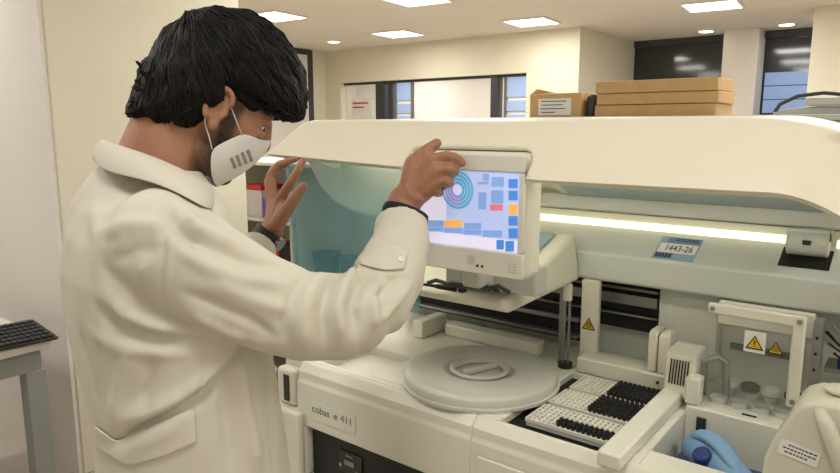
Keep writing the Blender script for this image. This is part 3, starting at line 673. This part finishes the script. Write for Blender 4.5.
# ================================================================ THE PERSON (stands beside the bench, head bent, both hands up at the lid)
O0 = W(165, 250, 1.06); O0.z = 0
AZ = R(66); fv = Vector((math.cos(AZ), math.sin(AZ), 0)); lv = Vector((-math.sin(AZ), math.cos(AZ), 0)); UP = Vector((0, 0, 1))
def Pp(px, py, l=0):                # where a sight line meets the plane l metres to the left of the body's own mid-plane
    r = ray(px, py); q = O0+lv*l-CAM
    return CAM+r*(q.dot(lv)/r.dot(lv))
def loc(p): q = p-O0; return Vector((q.dot(fv), q.dot(lv), q.z))
def PF(f, l, z): return O0+fv*f+lv*l+UP*z
def mir(p): return p-lv*(2*(p-O0).dot(lv))
person = empty('person', (O0.x, O0.y, 0), 'person in white coat and mask, head bent, both hands raised to the analyser lid', 'person')
# --- head frame
HP_ = R(27); HX = fv*math.cos(HP_)-UP*math.sin(HP_); HZ = fv*math.sin(HP_)+UP*math.cos(HP_); SH = 1.04
E0 = Pp(218, 107, -.076)+lv*.076
def hp(x, y, z): return E0+(HX*x+lv*y+HZ*z)*SH
def hl(p): q = (Vector(p)-E0)/SH; return Vector((q.dot(HX), q.dot(lv), q.dot(HZ)))
HM = Matrix((HX, lv, HZ)).transposed()
body = MB()
def he(c, r): body.ell(hp(*c), [q*SH for q in r], HM, 28, 18)
he((-.004, 0, .045), (.096, .074, .082)); he((.035, 0, -.005), (.060, .062, .075)); he((.038, 0, -.050), (.044, .050, .046))
he((.060, 0, -.086), (.018, .022, .016)); he((.078, 0, .030), (.017, .050, .012)); he((.02, 0, -.065), (.045, .054, .035))
for s in (-1, 1):
    he((.060, s*.038, -.018), (.018, .018, .016)); he((.080, s*.033, .0165), (.012, .020, .006)); he((.077, s*.033, -.004), (.011, .018, .006))
    # ear: shell, rim and lobe
    he((-.002, s*.077, -.002), (.015, .008, .026)); he((.003, s*.080, -.028), (.008, .006, .009))
    pts = [hp(.010+.0*k, s*.073, .010) for k in range(1)]+[hp(-.002+.018*math.cos(a), s*(.0865), .001+.027*math.sin(a)) for a in [R(20+22*k) for k in range(11)]]
    body.tube(pts, .0048, 10)
    body.tube([hp(.010, s*.080, .006), hp(.012, s*.082, -.006), hp(.006, s*.081, -.016)], .0045, 10)
body.tube([hp(.090, 0, .022), hp(.097, 0, .002), hp(.101, 0, -.018)], [.009*SH, .0105*SH, .013*SH], 14); he((.099, 0, -.020), (.012, .011, .010))
for s in (-1, 1): he((.092, s*.012, -.024), (.009, .008, .008))
he((.078, 0, -.050), (.012, .022, .007)); he((.074, 0, -.061), (.012, .019, .007))
# --- neck and trunk
NB = Pp(152, 190, 0)
body.tube([hp(-.030, 0, .0), hp(-.035, 0, -.05), Pp(164, 152, 0), NB, NB-UP*.05], [.058, .060, .064, .072, .09], 24)
rings = [(500, 98, 292, .185), (473, 93, 286, .185), (420, 85, 280, .182), (370, 74, 273, .182), (320, 64, 262, .188), (270, 59, 250, .198), (235, 63, 238, .195), (205, 72, 224, .165), (187, 82, 210, .118), (168, 97, 198, .078)]
def ring_pts(k=1.0, kb=1.0, n=40):
    out = []
    base = None
    rr = []
    for py, x0, x1, hb in rings:
        B, F = Pp(x0, py), Pp(x1, py); c = (B+F)/2; a = (F-B).length/2*.985; rr.append((c, (F-B).normalized(), a, hb))
    c, u, a, hb = rr[0]; lo = []
    for z, da, db in ((.70, .030, .035), (.85, .012, .015)):
        lo.append((Vector((c.x, c.y, z)), Vector((u.x, u.y, 0)).normalized(), a+da, hb+db))
    for c, u, a, hb in lo+rr:
        # slightly squared section: a flatter back than a plain ellipse
        out.append([c+u*(a*k*math.copysign(abs(math.cos(t))**.9, math.cos(t)))+lv*(hb*kb*math.copysign(abs(math.sin(t))**.9, math.sin(t))) for t in [2*PI*i/n for i in range(n)]])
    return out, (lo+rr)
RP, RC = ring_pts()
def loft(mb, rows):
    n = len(rows[0]); k = len(rows)
    mb.add([p for r in rows for p in r], [(i*n+j, i*n+(j+1) % n, (i+1)*n+(j+1) % n, (i+1)*n+j) for i in range(k-1) for j in range(n)]+[list(range(n))[::-1], list(range((k-1)*n, k*n))])
loft(body, [[RC[i][0]+(p-RC[i][0])*.80 for p in RP[i]] for i in range(2, len(RP)-1)])
hip = Vector((RC[0][0].x, RC[0][0].y, 0))-fv*.01
SR = Pp(160, 238, -.150); SL = mir(SR)
ER = W(350, 317, 1.00); WRR = onY(401, 210, .905)
EL = W(200, 322, 1.27); WRL = onY(266, 238, .925)
def limb(mb, pts, rad, n=16): mb.tube(pts, rad, n)
body.ell(SR, .055); body.ell(SL, .055)
limb(body, [SR, W(205, 268, .935), W(255, 302, .955), W(300, 318, .978), ER], [.050, .046, .044, .042, .040]); limb(body, [ER, W(373, 303, 1.03), W(392, 273, 1.075), W(401, 243, 1.11), WRR], [.038, .038, .036, .032, .029]); body.ell(ER, .040)
limb(body, [SL, SL.lerp(EL, .4), EL], [.050, .046, .040]); limb(body, [EL, EL.lerp(WRL, .35), WRL], [.040, .040, .028]); body.ell(EL, .041)
for s in (-1, 1):
    H = hip+lv*(s*.09)
    body.tube([H+UP*1.0, H+UP*.88, H+UP*.50+fv*.02, H+UP*.40+fv*.01, H+UP*.09-fv*.02], [.08, .085, .055, .055, .036], 18)
    body.tube([H+UP*.045-fv*.05, H+UP*.045+fv*.05, H+UP*.03+fv*.16], [.035, .038, .022], 14)
# --- hands: palm, four unequal fingers and a thumb each
def chain(pts, rad):
    for i in range(len(pts)-1): body.capsule(pts[i], pts[i+1], rad[i], rad[i+1], 12)
def Yp(*a): return onY(*a)
def palm(wrist, mcps, r=.0125):
    ws = [wrist+(m-mcps[1])*.45 for m in mcps]
    for a, m in zip(ws, mcps): body.capsule(a, m, r+.0015, r-.001, 12)
    for i in range(len(mcps)-1):
        body.capsule((ws[i]+ws[i+1])/2, (mcps[i]+mcps[i+1])/2*.85+(ws[i]+ws[i+1])/2*.15, r, r-.002, 12)
FR = [.0112, .0102, .0094, .0080]
rm = [Yp(432, 160, .940), Yp(437, 170, .938), Yp(434, 182, .938), Yp(426, 193, .939)]
rw = Yp(405, 201, .915)
limb(body, [WRR, rw, rw.lerp(rm[1], .35)], [.030, .031, .026]); palm(rw, rm, .0145)
chain([rm[0], Yp(447, 156, .950), Yp(456, 158, .964), Yp(462, 163, .972)], FR)
chain([rm[1], Yp(451, 169, .948), Yp(455, 172, .966), Yp(450, 175, .974)], [.0106, .0096, .0088, .0074])
chain([rm[2], Yp(446, 181, .946), Yp(449, 183, .964), Yp(444, 185, .974)], FR)
chain([rm[3], Yp(437, 191, .944), Yp(440, 193, .960), Yp(436, 194, .970)], [.0092, .0082, .0075, .0064])
chain([Yp(409, 186, .918), Yp(413, 163, .928), Yp(427, 151, .944), Yp(437, 143, .960)], [.0185, .0152, .0125, .0092])
chain([Yp(411, 180, .922), Yp(421, 166, .932)], [.016, .012])
lm = [Yp(279, 200, .945), Yp(274, 197, .958), Yp(273, 202, .970), Yp(271, 208, .980)]
lw = Yp(273, 228, .938)
limb(body, [WRL, lw, lw.lerp(lm[1], .35)], [.027, .026, .02]); palm(lw, lm, .0135)
chain([lm[0], Yp(291, 182, .948), Yp(298, 170, .960), Yp(303, 161, .974)], FR)
chain([lm[1], Yp(270, 175, .965), Yp(279, 164, .974), Yp(296, 159, .982)], [.0106, .0096, .0086, .0072])
chain([lm[2], Yp(268, 182, .980), Yp(273, 170, .990), Yp(286, 164, .994)], FR)
chain([lm[3], Yp(267, 193, .988), Yp(269, 182, .996), Yp(277, 176, 1.0)], [.0090, .0080, .0074, .0064])
chain([Yp(277, 224, .925), Yp(288, 208, .926), Yp(296, 196, .934), Yp(303, 186, .944)], [.0175, .0142, .0124, .0095])
chain([Yp(279, 219, .932), Yp(284, 206, .938)], [.015, .012])
V, N, F = fuse(body, .0032, 3, .5)
# hair-stubble tint of the skin: sideburn, beard, eyebrow
tint = np.zeros(len(V)); q = (V-np.array(E0))/SH
lx, ly, lz = q @ np.array(HX), q @ np.array(lv), q @ np.array(HZ)
def sm(a, lo, hi): t = np.clip((a-lo)/(hi-lo), 0, 1); return t*t*(3-2*t)
nz = np.array([noise.noise(Vector(p)*260) for p in V])*.18
head = (lz > -.16) & (np.abs(ly) < .1) & (lx > -.03) & (lx < .13)
beard = sm(-lz, .018, .05)*sm(lx, -.012, .012)*(1-.35*sm(lz, -.045, -.02)*sm(lx, .03, .06))
side = sm(lx, .012, .020)*sm(-lx, -.044, -.032)*sm(lz, -.08, -.06)*sm(-lz, -.05, -.04)
brow = sm(lx, .055, .062)*sm(lz, .022, .027)*sm(-lz, -.042, -.037)*sm(np.abs(ly), .010, .016)*sm(-np.abs(ly), -.058, -.052)
tint = np.where(head, np.clip(np.maximum(np.maximum(beard*.72, side*.85), brow*.9)+nz*(beard+side), 0, 1), 0)
bo = mesh_obj('body', V, F, M['skin'], person)
at = bo.data.attributes.new('tint', 'FLOAT', 'POINT'); at.data.foreach_set('value', tint.astype(np.float32))
# eyes
for s in (-1, 1):
    c = hp(.0715, s*.033, .0065)
    e = MB().ell(c, .0125, nu=20, nv=14).build('eye', M['eye'], person, smooth=180)
    d = (HX*.9-HZ*.30+lv*s*.25).normalized(); MB().ell(c+d*.0085, .0064, nu=16, nv=10).build('iris', M['iris'], e, smooth=180)

for s in (-1, 1):
    MB().tube([hp(.074, s*.044, .006), hp(.080, s*.041, .0115), hp(.085, s*.033, .0125), hp(.085, s*.025, .009)], [.0008, .0018, .0018, .0008], 8).build('eyelashes', M['hair'], person, smooth=180)
# --- coat: trunk and both sleeves welded, then creased
ct = MB(); loft(ct, RP)
SP_ = [SR-lv*.004-UP*.004, W(206, 272, .93), W(255, 299, .950), W(300, 317, .975), W(350, 317, 1.0)]
ct.ell(SR-UP*.004, .075); ct.tube(SP_, [.076, .073, .068, .067, .066], 26); ct.ell(W(353, 314, 1.0), .063)
ct.tube([W(345, 312, 1.0), W(374, 302, 1.03), W(393, 272, 1.075), W(401, 243, 1.11), W(402.5, 222, 1.135)], [.055, .061, .056, .050, .0455], 26)
ct.tube([Pp(150, 222, -.05), SR-UP*.002], [.055, .074], 24)
ct.ell(SL, .075); ct.tube([SL, SL.lerp(EL, .5), EL], [.076, .073, .066], 24); ct.ell(EL, .064)
ct.tube([EL, EL.lerp(WRL, .5), EL.lerp(WRL, .90)], [.062, .055, .043], 24)
ct.tube([mir(Pp(150, 222, -.05)), SL-UP*.002], [.055, .074], 24)
V, N, F = fuse(ct, .0048, 8, .5)
def bvh(V, F): return BVHTree.FromPolygons([Vector(p) for p in V], F)
def hit(t, px, py):
    r = ray(px, py).normalized(); p, n, i, d = t.ray_cast(CAM, r)
    if p is None: p, n, i, d = t.find_nearest(CAM+r*1.05)
    return p, (n if n.dot(r) < 0 else -n)
T0_ = bvh(V, F)
cloud = np.array([noise.noise(Vector((p[0]*9, p[1]*9, p[2]*5)))*.006+noise.noise(Vector((p[0]*24+5, p[1]*24, p[2]*12)))*.0032 for p in V])
V = V+N*cloud[:, None]
FOLDS = [  # polyline as seen in the photograph, depth (+ ridge / - valley), width, in metres
 ([(100, 305), (115, 322), (138, 335), (176, 341), (205, 338)], -.008, .011), ([(112, 296), (126, 314), (150, 325), (182, 330)], .006, .010), ([(132, 290), (150, 310), (178, 322), (205, 326)], -.006, .009), ([(92, 330), (115, 345), (150, 352), (190, 350)], .004, .012),
 ([(250, 338), (232, 362), (205, 392), (170, 414), (128, 437), (112, 446)], -.011, .010), ([(238, 345), (215, 372), (185, 396), (150, 412), (120, 420)], .008, .013), ([(190, 405), (165, 428), (130, 446)], .004, .010),
 ([(206, 345), (204, 370), (196, 402)], .0022, .0035), ([(203, 346), (201, 370), (193, 402)], -.0022, .0035),
 ([(240, 360), (244, 400), (252, 440), (258, 472)], .007, .012), ([(225, 372), (226, 410), (232, 472)], -.006, .013), ([(268, 368), (272, 410), (276, 472)], -.005, .010),
 ([(166, 240), (164, 262), (161, 292)], -.0025, .004), ([(170, 240), (168, 262), (165, 292)], .002, .004),
 ([(168, 208), (176, 226), (188, 238), (205, 246)], -.006, .008), ([(182, 210), (195, 226), (215, 238), (240, 248)], .006, .010), ([(178, 230), (210, 250), (245, 262), (280, 268)], -.005, .008), ([(175, 246), (205, 266), (245, 280), (285, 284)], .005, .010), ([(100, 232), (125, 224), (150, 224), (166, 228)], .004, .012), ([(112, 262), (135, 252), (160, 250)], -.003, .010),
 ([(185, 292), (215, 304), (250, 320), (275, 338)], -.005, .009), ([(190, 310), (225, 330), (262, 344)], .005, .009), ([(210, 280), (250, 298), (290, 312)], .004, .010),
 ([(372, 268), (358, 285), (352, 305), (358, 335)], -.008, .008), ([(362, 262), (344, 285), (338, 312), (342, 345)], .007, .009), ([(352, 260), (330, 282), (322, 312), (326, 350)], -.007, .009), ([(338, 262), (312, 284), (302, 318), (306, 352)], .005, .010), ([(322, 266), (296, 290), (284, 322), (288, 350)], -.005, .009), ([(378, 282), (374, 305), (376, 330)], .007, .008),
 ([(400, 275), (385, 290), (372, 300)], -.006, .007), ([(410, 285), (395, 305), (380, 322)], .005, .007), ([(345, 262), (362, 274), (380, 276), (408, 280)], -.005, .006),
 ([(88, 200), (100, 240), (104, 290), (100, 340)], .004, .016), ([(78, 330), (90, 370), (98, 410)], -.004, .012), ([(130, 350), (120, 380), (112, 420)], .004, .012), ([(150, 352), (150, 380), (140, 405)], -.004, .010),
]
S0 = np.array(V)
for poly, A_, w_ in FOLDS:
    pts = []
    for i in range(len(poly)-1):
        for k in range(6): t = k/6; pts.append((poly[i][0]*(1-t)+poly[i+1][0]*t, poly[i][1]*(1-t)+poly[i+1][1]*t))
    pts.append(poly[-1]); m = len(pts)
    P3 = [np.array(hit(T0_, *p)[0]) for p in pts]
    lo = np.min(P3, axis=0)-4*w_; hi = np.max(P3, axis=0)+4*w_
    idx = np.where(np.all((S0 > lo) & (S0 < hi), axis=1))[0]
    if not len(idx): continue
    best = np.full(len(idx), 9.); tt = np.zeros(len(idx)); Q = S0[idx]
    for i in range(m-1):
        a, d = P3[i], P3[i+1]-P3[i]; L2 = d @ d
        if L2 > .0025: continue
        t = np.clip(((Q-a) @ d)/(L2+1e-12), 0, 1); ds = np.linalg.norm(Q-(a+t[:, None]*d), axis=1)
        u = ds < best; best[u] = ds[u]; tt[u] = (i+t[u])/(m-1)
    V[idx] += N[idx]*(1.6*A_*np.exp(-(best/w_)**2)*np.minimum(1, np.minimum(tt, 1-tt)*4+.25))[:, None]
coat = mesh_obj('coat', V, F, M['coat'], person)
TC = bvh(V, F)
def patch(name, top, bot, off, m, parent, nx=18, ny=7, thick=.002, sub=1):
    def along(pl, t):
        L = [math.dist(pl[i], pl[i+1]) for i in range(len(pl)-1)]; s = t*sum(L)
        for i, l_ in enumerate(L):
            if s <= l_ or i == len(L)-1: k = s/l_; return (pl[i][0]*(1-k)+pl[i+1][0]*k, pl[i][1]*(1-k)+pl[i+1][1]*k)
            s -= l_
    rows = []
    for j in range(ny+1):
        rr = []
        for i in range(nx+1):
            a, b_ = along(top, i/nx), along(bot, i/nx); t = j/ny
            p, n = hit(TC, a[0]*(1-t)+b_[0]*t, a[1]*(1-t)+b_[1]*t); rr.append(p+n*off)
        rows.append(rr)
    b = MB(); b.grid(rows)
    return b.build(name, M[m], parent, solid=thick, smooth=180, subsurf=sub)
patch('pocket', [(97, 424), (118, 440), (150, 428), (194, 408)], [(97, 446), (131, 465), (165, 455), (197, 441)], .004, 'coat', coat, thick=.003)
tab = patch('cuff_tab', [(352, 250), (366, 241), (380, 240), (408, 252)], [(349, 262), (366, 268), (384, 272), (403, 270)], .004, 'coat', coat, nx=14, ny=5, thick=.003)
p, n = hit(TC, 399, 261); MB().cyl(p+n*.004, p+n*.007, .006, .005, n=16).build('button', M['paper'], tab)
# collar
inn = [(110, 148, 0), (118, 152, -.040), (133, 158, -.066), (155, 166, -.078), (182, 177, -.074), (204, 190, -.055), (212, 198, -.034)]
top = [(103, 137, 0), (109, 140, -.048), (126, 145, -.080), (152, 154, -.096), (182, 167, -.092), (205, 180, -.066), (213, 188, -.038)]
mid = [(96, 144, 0), (100, 153, -.062), (122, 160, -.102), (156, 170, -.122), (185, 183, -.116), (207, 196, -.086), (213, 196, -.046)]
low = [(92, 154, 0), (97, 170, -.074), (122, 176, -.122), (158, 189, -.146), (186, 203, -.140), (208, 216, -.104), (214, 206, -.056)]
rows = []
for r_ in (inn, top, mid, low):
    near = [Pp(x, y, l) for x, y, l in r_]
    if r_ is low:
        for i_, (x, y, l) in enumerate(r_):
            p, n = hit(TC, x, y)
            if 0 < i_ < 6 and loc(p).y < l+.03: near[i_] = p+n*.007
        for i_ in range(1, 7):
            rows[-1][6+i_] = (rows[-2][6+i_]+near[i_])/2+(near[i_]-rows[-2][6+i_]).cross(fv).normalized()*0+UP*.006-lv*.008
            rows[-1][6-i_] = mir(rows[-1][6+i_])
    rows.append([mir(p) for p in near[1:]][::-1]+near)
b = MB(); b.grid(rows); b.build('collar', M['coat'], coat, solid=.005, smooth=180, subsurf=3)
for s, nm in ((0, 0),):
    b = MB()
    for k in range(4):                      # front buttons of the coat
        c, u, a, hb = RC[5-k]; q = c+u*(a+.004); b = MB(); b.cyl(q-u*.003, q+u*.003, .0075, n=16); b.build('button', M['paper'], coat)
# dark knitted cuff and the watch
ax = (rw-WRR).normalized(); cB = Vector(W(406, 212, 1.15))
ax = (ax+RT*.0+UP*.25).normalized()
MB().tube([cB-ax*.010, cB-ax*.006, cB+ax*.004, cB+ax*.006], [.041, .042, .040, .036], 28).build('knitted_cuff', M['band'], person, smooth=60)
ax = (lw-WRL).normalized(); cB = WRL.lerp(lw, .25); wa = MB().tube([cB-ax*.012, cB-ax*.010, cB+ax*.010, cB+ax*.012], [.031, .0335, .0335, .031], 28).build('wrist_watch', M['watch'], person, smooth=50)
sd = (RT*.75-UP*.5-FH*.35); sd = (sd-ax*sd.dot(ax)).normalized(); b = MB(); b.cyl(cB+sd*.031, cB+sd*.040, .016, .0145, n=24); wc = b.build('watch_case', M['steel'], wa, bevel=.001)
# --- trousers and shoes
tr = MB()
for s in (-1, 1):
    H = hip+lv*(s*.09); tr.tube([H+UP*.94, H+UP*.86, H+UP*.50+fv*.02, H+UP*.30, H+UP*.075-fv*.02], [.085, .085, .072, .068, .065], 20)
tr.ell(hip+UP*.93, (.105, .145, .09), Matrix((fv, lv, UP)).transposed())
V, N, F = fuse(tr, .010, 4); V = V+N*np.array([noise.noise(Vector((p[0]*14, p[1]*14, p[2]*9)))*.006 for p in V])[:, None]
mesh_obj('trousers', V, F, M['trouser'], person)
for s in (-1, 1):
    H = hip+lv*(s*.09); b = MB(); b.tube([H+UP*.05-fv*.085, H+UP*.052-fv*.05, H+UP*.055+fv*.03, H+UP*.042+fv*.13, H+UP*.034+fv*.195], [(.02, .02), (.042, .046), (.045, .050), (.036, .048), (.018, .026)], 20, flat=UP)
    V, N, F = fuse(b, .006, 3); V[:, 2] = np.maximum(V[:, 2], .006); sh_ = mesh_obj('shoe', V, F, M['shoe'], person)
    c = H+fv*.05; MB().prism([tuple((c+fv*(.14*math.cos(t))+lv*(.048*math.sin(t))).xy) for t in [2*PI*k/24 for k in range(24)]], 'z', .001, .010).build('sole', M['blackm'], sh_)
# --- mask
K = [[(243, 133, -.070), (234, 137, -.074), (222, 142, -.076), (210, 149, -.076)], [(253, 136, -.060), (240, 149, -.068), (226, 162, -.069), (210, 168, -.067)], [(263, 140, -.036), (254, 157, -.044), (237, 174, -.046), (211, 182, -.045)], [(277, 140, 0), (273, 154, 0), (248, 174, 0), (219, 191, 0)]]
g = []
for col in K: g.append([Pp(*p) for p in col])
cols = g+[[mir(p) for p in c] for c in g[:3][::-1]]
b = MB(); b.grid(cols); mk = b.build('mask', M['mask'], person, solid=.003, smooth=180, subsurf=3)
for s in (0, 1):
    up_ = [(242, 135, -.071), (236, 120, -.078), (228, 100, -.083), (222, 96, -.084), (213, 98, -.081)]; lo_ = [(212, 149, -.075), (209, 136, -.078), (205, 124, -.079), (205, 110, -.080), (210, 100, -.081)]
    for pl in (up_, lo_):
        q = [Pp(*p) for p in pl]; q = [mir(p) for p in q] if s else q
        MB().tube(q, [(.0022, .001)]*len(q), 8, flat=lv).build('strap', M['mask'], mk, smooth=180)
dg = bpy.context.evaluated_depsgraph_get(); me = mk.evaluated_get(dg).data; o0 = ORG[person.name]
TM = bvh([v.co+o0 for v in me.vertices], [list(p.vertices) for p in me.polygons])
for k in range(4):
    b = MB(); a = [(229.5+5.5*k, 158-2.6*k), (232+5.5*k, 157-2.6*k), (236+5.5*k, 167-2.2*k), (233.5+5.5*k, 168-2.2*k)]
    q = [hit(TM, *p) for p in a]; b.hexa([p+n*.0003 for p, n in q], [p+n*.0022 for p, n in q]); b.build('print', M['print'], mk)

# --- hair
OUT = [(126, 112), (131, 104), (136, 92), (140, 74), (150, 54), (164, 32), (184, 15), (208, 9), (238, 11), (262, 20), (283, 40), (296, 62), (302, 88), (303, 110), (296, 120), (284, 117), (270, 108), (256, 102), (244, 95), (232, 88), (221, 85), (210, 87), (200, 98), (198, 116), (186, 127), (160, 127), (142, 119), (131, 115)]
def spl(P, n):
    out = []; k = len(P)
    for i in range(k):
        a, b_, c, d = (np.array(P[(i+j-1) % k], float) for j in range(4))
        for t in np.arange(n)/n: out.append(.5*((2*b_)+(-a+c)*t+(2*a-5*b_+4*c-d)*t*t+(-a+3*b_-3*c+d)*t**3))
    return out
OP = [Pp(x, y, 0) for x, y in spl(OUT, 3)]; CC = Pp(218, 86, 0)
hm = MB(); rows = []; LH = .099
for i in range(17):
    y = -LH*math.cos(PI*i/16)*.985; k = max(.12, math.sqrt(1-(y/LH)**2))**.75
    rows.append([CC+(p-CC)*k*(1 if k > .5 else 1)+lv*y for p in OP])
loft(hm, rows)
for s in (-1, 1):
    for x, y, l, r_ in ((184, 111, .052, .024), (178, 104, .060, .026), (189, 96, .068, .022), (165, 112, .042, .022), (243, 88, .066, .020), (254, 98, .058, .018), (270, 106, .042, .016), (284, 112, .03, .015), (226, 72, .078, .018)):
        p = Pp(x, y, -l); hm.ell(mir(p) if s > 0 else p, r_)
V, N, F = fuse(hm, .0045, 5, .5)
dn = np.array([noise.noise(Vector(p)*38)*.006+noise.noise(Vector(p)*90)*.003 for p in V]); V = V+N*dn[:, None]
hair = mesh_obj('hair', V, F, M['hair'], person)
TH = bvh(V, F); b = MB(); rnd = random.Random(7)
crown = Pp(185, 30, 0); idx = [rnd.randrange(len(V)) for _ in range(4200)]
for i in idx:
    p, n = Vector(V[i]), Vector(N[i]); L_ = loc(p)
    if n.z < -.55: continue
    rad_ = p-crown; d = rad_-n*rad_.dot(n)
    d = d+UP*-.05-fv*.0
    if rad_.dot(fv) < 0: d += -fv*.012-UP*.02
    d = d-n*d.dot(n)
    if d.length < 1e-4: continue
    d = d.normalized(); d = (d+Vector((rnd.gauss(0, .12), rnd.gauss(0, .12), rnd.gauss(0, .12)))).normalized()
    ln = rnd.uniform(.035, .075); pts = []; cur = p-n*.002
    for k in range(5):
        pts.append(cur+n*(.0008+.0022*(k/4)**2*rnd.uniform(.0, 1.2)))
        cur = cur+d*(ln/4); q, nn, _, _ = TH.find_nearest(cur); cur = q; d = (d-nn*d.dot(nn)).normalized() if (d-nn*d.dot(nn)).length > 1e-5 else d; n = nn
    w_ = rnd.uniform(.0011, .0024)
    if max((pts[k+1]-pts[k]).length for k in range(4)) > .03: continue
    b.tube(pts, [w_*.6, w_, w_, w_*.7, .0003], 4, cap=False)
# loose tufts at the nape and the back of the head
for x, y, dx, dy in [(132, 112, -7, 2), (134, 108, -8, -1), (138, 98, -7, -3), (137, 104, -8, 0), (140, 90, -6, -4), (141, 82, -5, -5), (143, 74, -5, -6), (147, 64, -5, -6), (140, 115, -9, 2), (150, 120, -8, 4), (136, 113, -9, 3), (165, 124, -6, 6), (180, 126, -5, 6), (195, 126, -4, 6), (300, 108, 2, 8), (296, 116, -1, 7), (288, 114, 0, 8), (278, 110, 2, 7), (268, 105, 3, 6), (258, 101, 4, 5)]:
    for k in range(6):
        l = rnd.uniform(-.05, .05); jx, jy = rnd.gauss(0, 3), rnd.gauss(0, 3); s_ = rnd.uniform(.25, .85)
        b.v and None; q = [Pp(x+jx-dx*.8, y+jy-dy*.8, l), Pp(x+jx, y+jy, l), Pp(x+jx+dx*s_*.7, y+jy+dy*s_*.6, l*1.05), Pp(x+jx+dx*s_*1.2, y+jy+dy*s_*.9, l*1.1)]
        b.tube(q, [.0024, .0026, .0017, .0003], 5, cap=False)
b.build('hair_locks', M['hair'], hair, smooth=180, recalc=False)
# ---------------------------------------------------------------- camera and view
cd = bpy.data.cameras.new('camera'); cam = bpy.data.objects.new('camera', cd); C.objects.link(cam)
cd.sensor_fit = 'HORIZONTAL'; cd.sensor_width = 36; cd.lens = 36*FOC/840; cd.clip_start = .05
cam.location = CAM
fwd = FH*math.cos(PITCH)-Vector((0, 0, math.sin(PITCH)))
cam.rotation_euler = fwd.to_track_quat('-Z', 'Y').to_euler()
sc = bpy.context.scene; sc.camera = cam
w = bpy.data.worlds.new('world'); sc.world = w; w.use_nodes = True
w.node_tree.nodes['Background'].inputs['Color'].default_value = (.9, .9, 1, 1); w.node_tree.nodes['Background'].inputs['Strength'].default_value = .15
sc.view_settings.view_transform = 'Standard'; sc.view_settings.look = 'None'; sc.view_settings.gamma = 1; sc.view_settings.use_curve_mapping = False
sc.view_settings.exposure = .12
sc.cycles.max_bounces = 8; sc.cycles.diffuse_bounces = 4; sc.cycles.transparent_max_bounces = 12
sc.cycles.use_denoising = True
